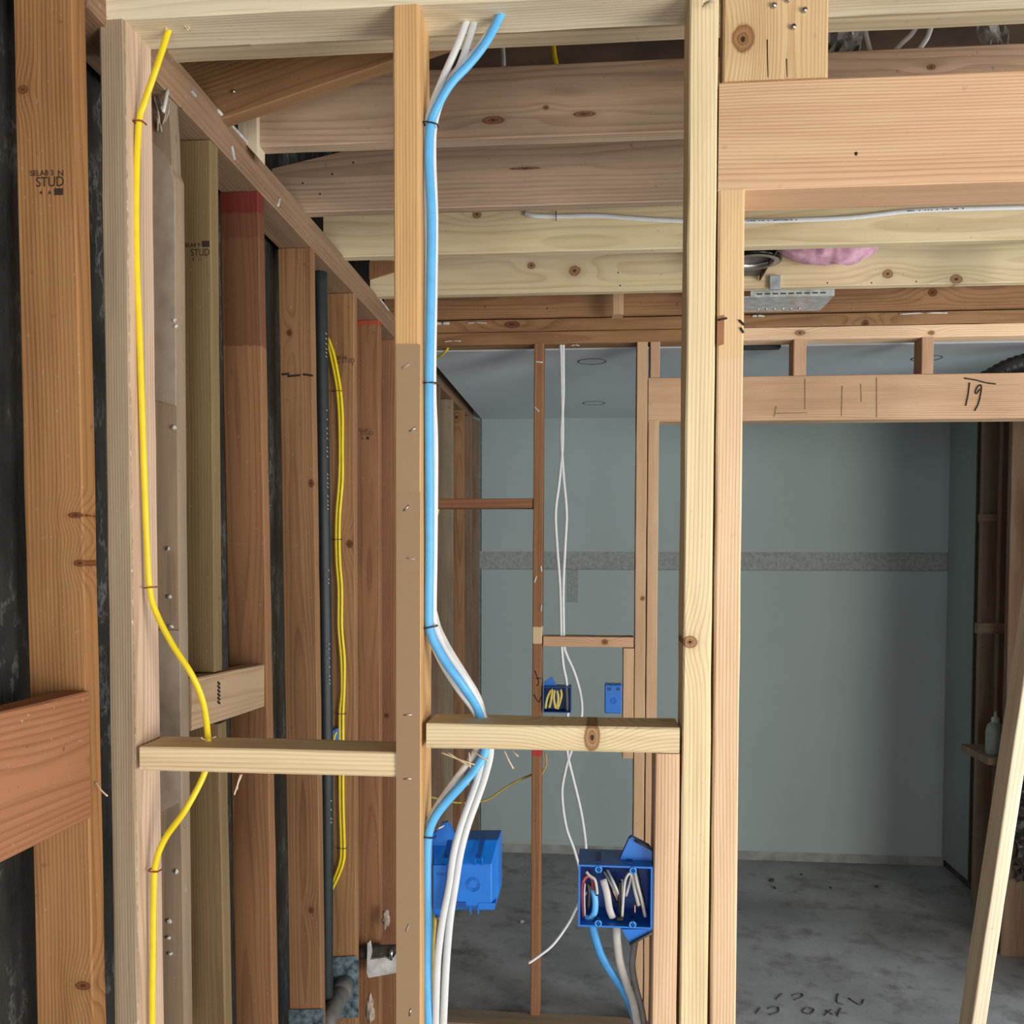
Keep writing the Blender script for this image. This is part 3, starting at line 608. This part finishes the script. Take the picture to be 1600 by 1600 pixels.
# loose white cable along the pale joist
jp = [at(820, 333, 2.74), at(835, 337, 2.736), at(870, 338, 2.742), at(930, 337, 2.742), at(990, 341, 2.742), at(1065, 345, 2.742), at(1160, 346, 2.742), at(1240, 344, 2.74), at(1330, 340, 2.738), at(1420, 330, 2.735), at(1520, 326, 2.735), at(1700, 322, 2.735)]
o = tube('electrical_cable', jp, .0068, .0045, M_WHT, flat=(0, 0, 1)); top(o, 'loose white cable running level across the pale joist', 'cable'); bpy.context.view_layer.update(); staple(o, at(869, 337, 2.738), (1, 0, 0), .010, M_STAPK)
for (xa, xb, ya, yb_) in ((1168, 1250, 345.5, 343.5), (1418, 1506, 330, 326)):
    ln = []; x = xa
    while x < xb:
        q = at(x, ya+(yb_-ya)*(x-xa)/(xb-xa), 2.7325 if x < 1300 else 2.729); ln.append([q, q+V((random.choice((.003, .006)), 0, .0008))]); x += random.choice((4, 5, 9))
    strokes('cable_print', ln, .0011, M_INK, o)['kind'] = 'stuff'
# yellow pair on the brown stud by the black pipe
YY = 2.862
for i, dx in enumerate((0, 5)):
    q = [(511, 528), (516, 552), (522, 580), (527, 610), (530, 650), (531-dx*.2, 700), (530, 750), (526, 800), (525, 840), (526, 880), (529, 920), (529, 980), (533, 1030), (534-dx*.3, 1080), (531, 1112), (531, 1160), (531, 1250), (533, 1325), (531, 1348), (524, 1368), (516, 1392)]
    o = tube('electrical_cable', [at(px+dx*(.3 if y < 540 or y > 1380 else 1), y, YY-.002*i) for px, y in q], .0048, .0048, M_YEL, n=5, sides=8)
    top(o, ('left' if i == 0 else 'right')+' one of two yellow cables stapled to the brown stud beside the black pipe', 'cable', 'paired yellow cables'); bpy.context.view_layer.update()
    if i == 1:
        for (px, py) in ((525+2, 611), (527, 843), (533, 1115), (534, 1325)): staple(o, at(px, py, YY-.002), (0, 0, -1), .012, M_STAPK)
# thin white cables at the second wall
WA = YS+.03
a1 = [(876, 532, WA), (877, 560, WA), (878, 610, WA), (879, 690, WA), (874, 750, WA), (868, 800, WA), (870, 850, WA), (875, 920, WA), (877, 1000, WA), (880, 1040, WA), (885, 1066, WA), (887, 1110, WA), (886, 1150, WA), (887, 1180, WA), (895, 1215, WA), (907, 1265, WA), (914, 1310, WA), (916, 1345, WA), (916, 1400, WA)]
a2 = [(880, 532, WA), (880, 560, WA), (880, 620, WA), (877, 680, WA), (880, 740, WA), (885, 800, WA), (883, 850, WA), (880, 920, WA), (881, 1000, WA), (884, 1020, WA), (897, 1050, WA), (907, 1085, WA), (909, 1115, WA), (902, 1150, WA), (891, 1178, WA), (883, 1205, WA), (878, 1240, WA), (884, 1290, WA), (896, 1325, WA), (903, 1348, WA), (912, 1380, WA)]
o = tube('electrical_cable', px_path(a1), .006, .0055, M_WHT, n=5, sides=8); top(o, 'thin white cable hanging in the second wall, ending at the small blue box', 'cable')
o = tube('electrical_cable', px_path(a2), .006, .0055, M_WHT, n=5, sides=8); top(o, 'thin white cable in the second wall bulging right past the small blue box', 'cable')
o = tube('electrical_cable', px_path([(925, 1385, 1.47), (906, 1408, 1.475), (890, 1440, 1.48), (865, 1475, 1.48), (842, 1494, 1.48), (826, 1505, 1.48)]), .0022, .0022, M_WHT, n=6, sides=8); top(o, 'thin white cable end pointing down left out from behind the open box', 'cable')
o = tube('electrical_cable', px_path([(640, 1240, 3.66), (675, 1246, 3.66), (700, 1252, 3.66), (725, 1255, 3.66), (748, 1253, 3.66), (765, 1248, 3.66), (785, 1234, 3.66), (805, 1222, 3.66), (834, 1209, 3.66)]), .0045, .0045, plain('dull_yellow', (.55, .42, .10), .5), n=6, sides=8); top(o, 'thin yellow cable sagging left from the paint-flecked stud', 'cable')
o = tube('electrical_cable', px_path([(703, 538, 3.64), (697, 548, 3.66), (688, 556, 3.7), (676, 562, 3.75)]), .0045, .0045, M_YEL, n=5, sides=8); top(o, 'short yellow cable end dropping from the second wall plate', 'cable')
o = tube('electrical_cable', px_path([(852, 1176, 3.66), (854, 1190, 3.66), (852, 1200, 3.66), (846, 1210, 3.66)]), .0035, .0035, plain('dull_orange', (.6, .36, .08), .5), n=5, sides=8); top(o, 'short orange-yellow wire beside the red mark on the stud', 'cable')
o = tube('electrical_cable', px_path([(686, 788, 3.7), (684, 800, 3.7), (680, 815, 3.7), (672, 828, 3.7)]), .0045, .0045, M_YEL, n=5, sides=8); top(o, 'short yellow cable under the dark reddish block', 'cable')
# cables in the gap between the first joists
o = tube('electrical_cable', px_path([(862, 40, 2.08), (866, 85, 2.06), (872, 110, 2.055), (878, 135, 2.06)]), .005, .004, M_YEL, n=4); top(o, 'bit of yellow cable in the gap above the knotty joist', 'cable')
o = tube('electrical_cable', px_path([(782, 40, 2.08), (786, 85, 2.06), (787, 112, 2.055), (789, 135, 2.06)]), .005, .004, M_WHT, n=4); top(o, 'bit of white cable in the gap above the knotty joist', 'cable')
for i, (q, lab, mt) in enumerate((([(1352, 50), (1356, 68), (1364, 95)], 'left one of three cables in the dark gap at upper right', M_GRY), ([(1425, 52), (1408, 68), (1385, 95)], 'middle one of three cables in the dark gap at upper right', M_GRY), ([(1452, 50), (1444, 66), (1422, 95)], 'right one of three cables in the dark gap at upper right', M_WHT))):
    o = tube('electrical_cable', [at(a, b, 2.06) for a, b in [(q[0][0]*2-q[1][0], 20)]+q+[(q[2][0]*2-q[1][0], 125)]], .0055, .004, mt, n=5); top(o, lab, 'cable')
for i, (q, lab) in enumerate((([(1285, 45), (1352, 45), (1338, 98), (1285, 100)], 'crumpled clear plastic left of the cables in the upper right gap'), ([(1528, 40), (1572, 45), (1590, 98), (1546, 98)], 'crumpled clear plastic right of the cables in the upper right gap'))):
    bm = bmesh.new(); c = sum((at(a, b, 2.05) for a, b in q), V())/4; P = [at(a, b, 2.05) for a, b in q]
    g_ = [[bm.verts.new((P[0].lerp(P[1], u/8).lerp(P[3].lerp(P[2], u/8), v/5))-c+V((0, random.uniform(-.02, .02), random.uniform(-.003, .003)))) for u in range(9)] for v in range(6)]
    for v in range(5):
        for u in range(8): bm.faces.new((g_[v][u], g_[v][u+1], g_[v+1][u+1], g_[v+1][u]))
    o = bm_obj('plastic_sheet', bm, M_FILM, M=Matrix.Translation(c)); md = o.modifiers.new('s', 'SOLIDIFY'); md.thickness = .003; top(o, lab, 'plastic')

# ================================================================ blue outlet boxes
def ring(name, c, r, t, mat, parent, axis='y', n=20):
    ax = {'y': (V((1, 0, 0)), V((0, 0, 1)))}[axis]
    pts = [c+ax[0]*(math.cos(a)*r)+ax[1]*(math.sin(a)*r) for a in [2*math.pi*k/n for k in range(n+1)]]
    tube(name, pts, t, t, mat, parent, raw=True, sides=6)
# open box (front towards the viewer)
yf = 1.402; pA = at(904, 1351, yf); pB = at(1019, 1452, yf); x0, x1b, zt_, zb_ = pA.x, pB.x, pA.z, pB.z
ob = empty('outlet_box', (x0, yf, zb_)); top(ob, 'open bright blue outlet box stuffed with folded wires', 'outlet box'); bpy.context.view_layer.update()
def open_box(par, x0, x1, z0, z1, y0, dp, th, mat, matin):
    bm = bmesh.new(); i = .004   # slight draft towards the back
    add_box(bm, (x0, y0, z0), (x1, y0+dp, z0+th)); add_box(bm, (x0, y0, z1-th), (x1, y0+dp, z1))
    add_box(bm, (x0, y0, z0+th), (x0+th, y0+dp, z1-th)); add_box(bm, (x1-th, y0, z0+th), (x1, y0+dp, z1-th))
    bm_obj('side_wall', bm, mat, par)
    box('back', (x0+th, y0+dp-th, z0+th), (x1-th, y0+dp, z1-th), matin, par)
open_box(ob, x0, x1b, zb_, zt_, yf, .078, .0026, M_BOX, M_BOXD)
wd = x1b-x0
M_BOSS = plain('boss_blue', (.05, .30, .80), .4)
for u in (.27, .735):
    for z, s in ((zt_-.006, 1), (zb_+.006, -1)):
        c = V((x0+wd*u, yf-.0006, z)); ring('screw_boss', c, .0042, .0016, M_BOSS, ob)
        tube('screw_hole', [c+V((0, -.0002, 0)), c+V((0, .03, 0))], .003, .003, M_BOXD, LAST[0], raw=True)
for u in (.27, .70): box('top_slot', (x0+wd*u-.004, yf+.012, zt_-.0005), (x0+wd*u+.004, yf+.06, zt_+.0015), M_BOXD, ob)
nb1 = poly('nail_bracket', [at(x, y, yf+.03) for x, y in ((968, 1344), (983, 1311), (987, 1308), (1015, 1323), (1019, 1330), (1019, 1346))], (0, .014, 0), M_BOX, ob)
nb2 = poly('nail_bracket', [at(x, y, yf+.006) for x, y in ((971, 1452), (984, 1474), (988, 1475), (1012, 1460), (1018, 1452))], (0, .014, 0), M_BOX, ob)
for (a, b, Yn, nbk) in (((992, 1313), (1020, 1328), yf+.026, nb1), ((984, 1476), (1020, 1457), yf+.002, nb2)): tube('nail', [at(*a, Yn), at(*b, Yn)], .0022, .0022, M_DARKP, nbk, raw=True, sides=8)
# wires folded inside
def w(pts, r, mat, flat=None, nm='wire'):
    tube(nm, [at(px, py, yf+d) for px, py, d in pts], r[0], r[1], mat, ob, n=5, sides=8)
w([(912, 1432, .02), (910, 1400, .018), (911, 1378, .018), (918, 1369, .02), (925, 1374, .022), (927, 1395, .025)], (.0026, .0026), M_RED)
w([(914, 1431, .016), (913, 1400, .014), (914, 1380, .014)], (.0012, .0012), M_WIREW)
w([(916, 1362, .022), (921, 1368, .02), (929, 1374, .018), (932, 1386, .018), (933, 1397, .018)], (.0024, .0024), M_WIREW)
w([(920, 1360, .03), (924, 1372, .024), (930, 1378, .02), (932, 1399, .022)], (.0022, .0022), M_WIREK)
w([(916, 1432, .025), (923, 1434, .022), (929, 1425, .022), (930, 1405, .022), (926, 1388, .026)], (.005, .0032), M_BLU)
w([(919, 1420, .022), (920, 1392, .022), (918, 1380, .024)], (.0028, .0028), M_WIREK)
w([(942, 1374, .02), (948, 1395, .016), (952, 1420, .016), (957, 1434, .02)], (.0055, .0025), M_WIREW)
w([(944, 1362, .04), (954, 1380, .025), (968, 1405, .02), (969, 1412, .02)], (.0020, .0020), M_WIREW)
w([(948, 1358, .04), (958, 1378, .02), (969, 1402, .018)], (.0022, .0022), M_WIREW)
w([(950, 1366, .045), (956, 1388, .03), (966, 1410, .026)], (.0026, .0026), M_WIREK)
w([(951, 1372, .038), (957, 1390, .024), (968, 1413, .022)], (.0014, .0014), M_COP)
w([(968, 1430, .02), (968, 1400, .018), (969, 1376, .022)], (.0028, .0028), M_WIREK)
w([(972, 1432, .016), (974, 1400, .014), (977, 1375, .014), (984, 1364, .016), (986, 1372, .02), (978, 1400, .024)], (.0022, .0022), M_WIREW)
w([(964, 1436, .018), (974, 1436, .018)], (.003, .003), M_DARKP)
w([(971, 1374, .03), (972, 1395, .026), (971, 1425, .022)], (.002, .002), M_GRY)
w([(988, 1366, .02), (992, 1390, .016), (998, 1415, .016)], (.003, .0022), M_GRY)
w([(991, 1358, .02), (996, 1382, .014), (1003, 1408, .014), (1008, 1432, .02)], (.0026, .0026), M_WIREW)
w([(989, 1362, .03), (994, 1386, .022), (1001, 1412, .02), (1006, 1428, .022)], (.0026, .0026), M_WIREK)
w([(994, 1356, .028), (999, 1380, .022), (1006, 1410, .02)], (.0024, .0024), M_WIREK)
w([(992, 1428, .022), (992, 1412, .024)], (.0014, .0014), M_COP)
# cables leaving the open box downwards
for q, r, mt, lab in (([(924, 1440, 1.45), (929, 1462, 1.455), (939, 1492, 1.46), (955, 1520, 1.465), (972, 1545, 1.47), (990, 1585, 1.475), (1004, 1640, 1.475)], .0065, plain('mid_blue_sheath', (.07, .33, .72), .4), 'blue cable curving down out of the open blue box'),
                      ([(963, 1440, 1.45), (964, 1470, 1.45), (969, 1505, 1.452), (980, 1540, 1.46), (990, 1570, 1.46), (1003, 1640, 1.46)], .0065, M_GRY, 'light grey cable hanging from the open blue box'),
                      ([(996, 1440, 1.46), (991, 1480, 1.462), (988, 1510, 1.465), (994, 1545, 1.468), (1003, 1580, 1.468), (1012, 1640, 1.468)], .005, plain('dark_grey_sheath', (.22, .21, .19), .5), 'dark grey cable beside the pinkish short stud')):
    o = tube('electrical_cable', px_path(q), r, r*.7, mt, n=6); top(o, lab, 'cable')
# box seen from the back
yb0 = 1.436
def P2(x, y, d=0): return at(x, y, yb0+d)
bx = empty('outlet_box', P2(675, 1425)); top(bx, 'blue outlet box seen from behind, beside the cardboard-faced stud', 'outlet box'); bpy.context.view_layer.update()
bm = bmesh.new()
fr = [(677, 1351), (768, 1351), (768, 1410), (766, 1416), (677, 1414)]     # back face (towards the viewer)
rim = [(676, 1312), (779, 1312), (779, 1400), (772, 1422), (676, 1422)]
va = [bm.verts.new(P2(x, y)) for x, y in fr]; mid = [bm.verts.new(P2(x, y, .026)) for x, y in rim]; ba = [bm.verts.new(V((v.co.x, yb0+.078, v.co.z))) for v in mid]
n = 5; bm.faces.new(va)
for i in range(n):
    bm.faces.new((va[i], va[(i+1) % n], mid[(i+1) % n], mid[i])); bm.faces.new((mid[i], mid[(i+1) % n], ba[(i+1) % n], ba[i]))
bmesh.ops.bevel(bm, geom=[e for e in bm.edges if len(e.link_faces) == 2], offset=.0012, segments=1, affect='EDGES')
bm_obj('shell', bm, M_BOX, bx)
for (a, b) in ((693, 706), (744, 757)):     # raised channels running up the chamfer
    c = (a+b)/2
    poly('channel', [P2(c-7, 1340, -.001), P2(c+1, 1340, -.001), P2(c+8, 1310, .024), P2(c+1, 1310, .024)], (0, -.003, .0), M_BOXD, bx)
    tube('channel_lip', [P2(c-8, 1352, -.002), P2(c-8, 1341, -.002), P2(c-5, 1338, -.002), P2(c+1, 1338, -.002), P2(c+3, 1341, -.002), P2(c+3, 1352, -.002)], .001, .001, M_BOX, bx, raw=True, sides=6)
for (px, r) in ((710, .0075), (740, .0105), (740, .0075)): ring('knockout', P2(px, 1382, -.0006), r, .0008, M_BOX, bx)
poly('step', [P2(677, 1352, -.004), P2(697, 1352, -.004), P2(697, 1420, -.004), P2(677, 1420, -.004)], (0, .006, 0), M_BOX, bx)
text('moulded_mark', 'TOP3', P2(682, 1368, -.0045), .006, M_BOXD, bx)
nb1 = poly('nail_bracket', [P2(x, y, .02) for x, y in ((676, 1346), (676, 1303), (690, 1287), (699, 1285), (711, 1308), (708, 1340))], (0, .012, 0), M_BOX, bx)
nb2 = poly('nail_bracket', [P2(x, y, .02) for x, y in ((676, 1420), (712, 1416), (702, 1434), (693, 1440), (680, 1432))], (0, .012, 0), M_BOX, bx)
tube('nail', [P2(678, 1300, .015), P2(694, 1289, .015)], .002, .002, M_STEEL, nb1, raw=True); tube('nail', [P2(680, 1431, .015), P2(694, 1440, .015)], .002, .002, M_STEEL, nb2, raw=True)
for x in (735, 747): poly('tab', [P2(x-2, 1414, .01), P2(x+1, 1414, .01), P2(x+1, 1429, .01), P2(x, 1429, .01)], (0, .006, 0), M_BOX, bx)
poly('tab', [P2(702, 1410, -.002), P2(728, 1410, -.002), P2(728, 1418, -.002), P2(702, 1418, -.002)], (0, .004, 0), M_BOXD, bx)
poly('tab', [P2(747, 1411, -.001), P2(774, 1411, -.001), P2(773, 1421, -.001), P2(747, 1421, -.001)], (0, .02, 0), M_BOX, bx)
o = tube('electrical_cable', px_path([(679, 1408, 1.46), (679, 1440, 1.46), (676, 1480, 1.462), (674, 1560, 1.465), (672, 1640, 1.465)]), .0035, .003, plain('mustard', (.5, .36, .06), .5), n=5); top(o, 'mustard yellow cable below the box beside the light blue cable', 'cable')
# small boxes on the second wall
ys = YS-.01
sb = empty('outlet_box', at(850, 1113, ys)); top(sb, 'small dark blue box with folded yellow cables on the paint-flecked stud', 'outlet box'); bpy.context.view_layer.update()
a = at(849, 1073, ys); b = at(892, 1114, ys)
bm = bmesh.new(); th = .003
add_box(bm, (a.x, ys, b.z), (b.x, ys+.07, b.z+th)); add_box(bm, (a.x, ys, a.z-th), (b.x, ys+.07, a.z)); add_box(bm, (a.x, ys, b.z+th), (a.x+th, ys+.07, a.z-th)); add_box(bm, (b.x-th, ys, b.z+th), (b.x, ys+.07, a.z-th))
bm_obj('side_wall', bm, M_BOXD, sb); box('back', (a.x+th, ys+.066, b.z+th), (b.x-th, ys+.07, a.z-th), M_BOXD, sb)
poly('nail_bracket', [at(x, y, ys+.03) for x, y in ((850, 1073), (850, 1066), (860, 1059), (863, 1058), (870, 1073))], (0, .012, 0), M_BOX, sb)
ym = plain('wire_yellow', (.66, .53, .12), .45)
for q in (((852, 1107), (855, 1090), (862, 1077), (861, 1092), (858, 1106)), ((866, 1078), (865, 1092), (868, 1107)), ((870, 1079), (872, 1090), (870, 1108)), ((876, 1077), (877, 1088), (871, 1108))):
    tube('wire', [at(x, y, ys+.012) for x, y in q], .005, .0035, ym, sb, n=5, sides=8)
s2_ = empty('outlet_box', at(945, 1115, ys)); top(s2_, 'small blue box seen from behind on the short split stud', 'outlet box'); bpy.context.view_layer.update()
a = at(945, 1070, ys); b = at(971, 1115, ys)
box('shell', (a.x, ys, b.z), (b.x, ys+.06, a.z), M_BOX, s2_, .003)
ring('knockout', at(959, 1095, ys-.001), .010, .0013, M_BOX, s2_); ring('knockout', at(959, 1095, ys-.001), .004, .001, M_BOX, s2_)
for px in (952, 966): box('slot', (at(px-3, 1075, ys).x, ys-.001, at(px, 1079, ys).z), (at(px+3, 1075, ys).x, ys+.002, at(px, 1074, ys).z), M_BOXD, s2_)
for px in (948, 958, 968): box('tab', (at(px-2, 1069, ys).x, ys+.004, a.z), (at(px+2, 1069, ys).x, ys+.02, a.z+.006), M_BOXD, s2_)
# little box in the left wall
o = empty('outlet_box', at(511, 1158, 2.75)); top(o, 'little blue box with yellow wires peeking over the left blocking', 'outlet box'); bpy.context.view_layer.update()
a = at(505, 1142, 2.80); b = at(521, 1165, 2.80); box('shell', (a.x, 2.80, b.z-.05), (b.x, 2.868, a.z), M_BOX, o, .002)
for q in (((511, 1158), (512, 1150), (517, 1147), (518, 1158)), ((521, 1157), (524, 1147), (526, 1144))): tube('wire', [at(x, y, 2.79) for x, y in q], .0035, .0035, M_YEL, o, n=4, sides=6)

# ================================================================ plumbing low in the left wall
bp = tube('vent_pipe', [at(499, 395, 2.66), at(502, 600, 2.66), at(506, 900, 2.66), at(509, 1200, 2.66), at(509, 1450, 2.66), at(509, 1640, 2.66)], .021, .021, M_BLK, n=4, sides=20); top(bp, 'black plastic pipe with pale print rising between the brown studs', 'pipe'); bpy.context.view_layer.update()
for (y0, y1) in ((520, 560), (640, 720), (740, 800), (890, 920), (1005, 1075), (1250, 1285)):
    ln = []
    y = y0
    while y < y1:
        c = at(504.5+(y-500)*.0105+3.5, y, 2.637); ln.append([c, c+V((.004, .001, -.004))]); y += random.choice((6, 8, 14))
    strokes('pipe_print', ln, .0013, M_GRY, bp)['kind'] = 'stuff'
mp = poly('nail_plate', [at(x, y, 2.862) for x, y in ((505, 1497), (556, 1494), (560, 1500), (560, 1590), (505, 1592))], (0, .0025, 0), M_GALVD); top(mp, 'spangled metal plate with a pipe hole low on the brown stud', 'metal plate')
mp2 = poly('nail_plate', [at(x, y, 2.436) for x, y in ((451, 1578), (506, 1577), (506, 1660), (451, 1660))], (0, .0025, 0), M_GALVD); top(mp2, 'spangled metal plate at the foot of the stud left of the black pipe', 'metal plate')
gp = empty('drain_pipe', at(530, 1540, 2.8)); top(gp, 'grey drain pipe stub coming out of the metal plate', 'pipe'); bpy.context.view_layer.update()
tube('pipe', [at(540, 1540, 2.88), at(536, 1548, 2.82), at(526, 1566, 2.70), at(513, 1592, 2.57), at(503, 1625, 2.53)], .027, .027, M_PVC, gp, sides=18)
tube('coupling', [at(540, 1539, 2.858), at(530, 1556, 2.77)], .031, .031, M_PVC, gp, raw=True, sides=18)
wp = empty('wrapped_pipe', at(600, 1500, 3.17)); top(wp, 'dark pipe in torn white wrapping low beside the cardboard', 'pipe'); bpy.context.view_layer.update()
tube('pipe', [at(560, 1488, 3.16), at(620, 1486, 3.15), at(660, 1486, 3.14)], .022, .022, M_DARKP, wp, sides=14)
poly('wrapping', [at(x, y, 3.12) for x, y in ((574, 1474), (577, 1472), (580, 1490), (578, 1500), (600, 1496), (612, 1500), (621, 1487), (640, 1490), (640, 1518), (620, 1520), (576, 1528), (573, 1520))], (0, .02, 0), M_WRAP, wp)
tube('clamp', [at(611, 1484, 3.118), at(611, 1500, 3.118)], .006, .004, M_STEEL, wp, raw=True)
def lump(name, c, s, mat, label, cat, sub=3, seed=1):
    rn = random.Random(seed); bm = bmesh.new(); bmesh.ops.create_icosphere(bm, subdivisions=sub, radius=1)
    from mathutils import noise
    for v in bm.verts:
        k = 1+.6*noise.noise(v.co*2.3+V((seed, 0, 0)))+.35*noise.noise(v.co*7+V((0, seed, 0)))
        v.co = V((v.co.x*s[0], v.co.y*s[1], v.co.z*s[2]))*k
    o = bm_obj(name, bm, mat, None, True, Matrix.Translation(c)); return top(o, label, cat)
lump('paper_rag', at(603, 1436, 3.15), (.012, .01, .03), M_RAG, 'pale crumpled rag stuck above the wrapped pipe', 'rag', seed=3)
lump('paper_rag', at(578, 1578, 2.95), (.013, .012, .045), M_RAG, 'tan crumpled paper at the bottom beside the metal plate', 'rag', seed=5)

# ================================================================ lamp housings, insulation
xr_ = at(1222, 396, 2.80).x; zp = 2.705
h1 = empty('recessed_light', (xr_, 2.95, zp)); top(h1, 'dark recessed lamp housing between the pale joists, right of the trimmer', 'lamp housing'); bpy.context.view_layer.update()
xm = at(1178, 420, 2.95).x
bm = bmesh.new(); add_box(bm, (xr_-.14, 2.795, zp+.004), (xr_, 3.165, zp+.007)); bm_obj('pan', bm, plain('dull_pan', (.17, .155, .14), .5, .2), h1)
can = lathe('can', [(.078, -.012), (.086, -.010), (.086, .0), (.072, .004), (.066, .03), (.062, .12), (0, .12)], plain('can_black', (.02, .02, .02), .2, .6), Matrix.Translation((xm, 2.97, zp)), h1, 28)
lathe('trim_ring', [(.078, -.012), (.064, -.014), (.058, .012), (.072, .004)], M_STEEL, Matrix.Translation((xm, 2.97, zp)), can, 28)
box('side_rail', (xr_-.004, 2.795, zp-.012), (xr_, 3.165, zp+.012), M_DARKP, h1)
for k in range(4): box('clip', (xm-.03+k*.03, 2.80, zp-.006), (xm-.014+k*.03, 2.806, zp+.004), M_GALV, h1)
pz = 2.668; a = at(1168, 460, 3.22); b = at(1304, 460, 3.22)
h2 = empty('recessed_light', (b.x, 3.3, pz)); top(h2, 'shiny galvanised lamp pan with slots under the knotted joist', 'lamp housing'); bpy.context.view_layer.update()
box('pan', (a.x-.05, 3.224, pz-.012), (b.x, 3.42, pz-.009), M_GALV, h2)
lip = box('front_lip', (a.x+.01, 3.220, pz-.014), (b.x, 3.224, pz+.012), M_GALV, h2)
for k in range(9):
    x = a.x+.03+k*(b.x-a.x-.05)/9; box('slot', (x, 3.2185, pz-.006), (x+.018, 3.2205, pz-.001), M_DARKP, lip)
for k in range(6):
    c = V((a.x+.06+k*.028, 3.38, pz-.0125)); lathe('rivet', [(.004, 0), (.003, -.003), (0, -.004)], M_STEEL, Matrix.Translation(c), h2, 8)
a2 = at(1202, 431, 3.16); b2 = at(1219, 452, 3.16); box('bracket', (a2.x, 3.152, b2.z), (b2.x, 3.17, a2.z), M_GALV, h2, .002)
st = atZ(1165, 546, 2.61); hs_ = box('hanger_strap', (at(1150, 546, 3.72).x, 3.72, 2.595), (at(1220, 546, 3.72).x, 3.76, 2.612), M_BLK); top(hs_, 'black perforated metal strap behind the pinkish plate', 'strap')
bm = bmesh.new()
def insul():
    from mathutils import noise
    nx, na = 40, 12; x0 = at(1226, 400, 3.0).x; x1 = at(1388, 400, 3.0).x; rows = []
    for i in range(nx+1):
        t = i/nx; x = x0+(x1-x0)*t; rr = math.sin(math.pi*min(1, max(0, t)))**.45
        row = []
        for k in range(na):
            a = 2*math.pi*k/na; nz = noise.noise(V((x*16, math.cos(a)*1.4, math.sin(a)*1.4)))+.5*noise.noise(V((x*40, a*2, 3)))
            r = rr*(1+.3*nz)+.02
            row.append(bm.verts.new((x, 3.10+.06*math.cos(a)*r, 2.775+.055*math.sin(a)*r)))
        rows.append(row)
    for i in range(nx):
        for k in range(na): bm.faces.new((rows[i][k], rows[i][(k+1) % na], rows[i+1][(k+1) % na], rows[i+1][k]))
insul()
o = bm_obj('insulation_batt', bm, M_PINK, None, True); top(o, 'pink fibreglass insulation bulging out above the knotted joist', 'insulation')

# ================================================================ bits on the floor
def fl(px, py): return atZ(px, py, .0012)
ln = [[(1222, 1553), (1213, 1562)], [(1238, 1556), (1252, 1553), (1254, 1558), (1242, 1563)], [(1310, 1553), (1308, 1566), (1318, 1570)], [(1326, 1560), (1345, 1571), (1350, 1562)], [(1188, 1575), (1182, 1584)], [(1200, 1576), (1215, 1574), (1216, 1582), (1203, 1586)], [(1254, 1580), (1262, 1575), (1272, 1578), (1266, 1585), (1254, 1582)], [(1290, 1579), (1302, 1586)], [(1300, 1578), (1289, 1587)], [(1314, 1576), (1309, 1588)], [(1306, 1583), (1325, 1584)]]
fo = strokes('pencil_figures', [[fl(*p) for p in l] for l in ln], .0035, M_CHALK, bpy.data.objects['floor'])
for i, (px, py, r, mt, lab) in enumerate(((815, 1440, .011, M_WRAP, 'white crumb on the concrete left of the paint-flecked stud'), (1205, 1375, .015, M_DARKP, 'dark clod on the floor near the curb, the biggest'), (1210, 1387, .010, M_DARKP, 'dark clod lying nearest below the biggest clod'), (1252, 1366, .008, M_DARKP, 'dark crumb right of the biggest clod'), (1298, 1387, .008, M_DARKP, 'dark crumb in the middle of the doorway floor'), (1370, 1385, .010, M_DARKP, 'dark crumb on the doorway floor, furthest right'))):
    c = atZ(px, py, r*.4); lump('floor_crumb', c, (r, r, r*.6), mt, lab, 'debris', 2, i+10)
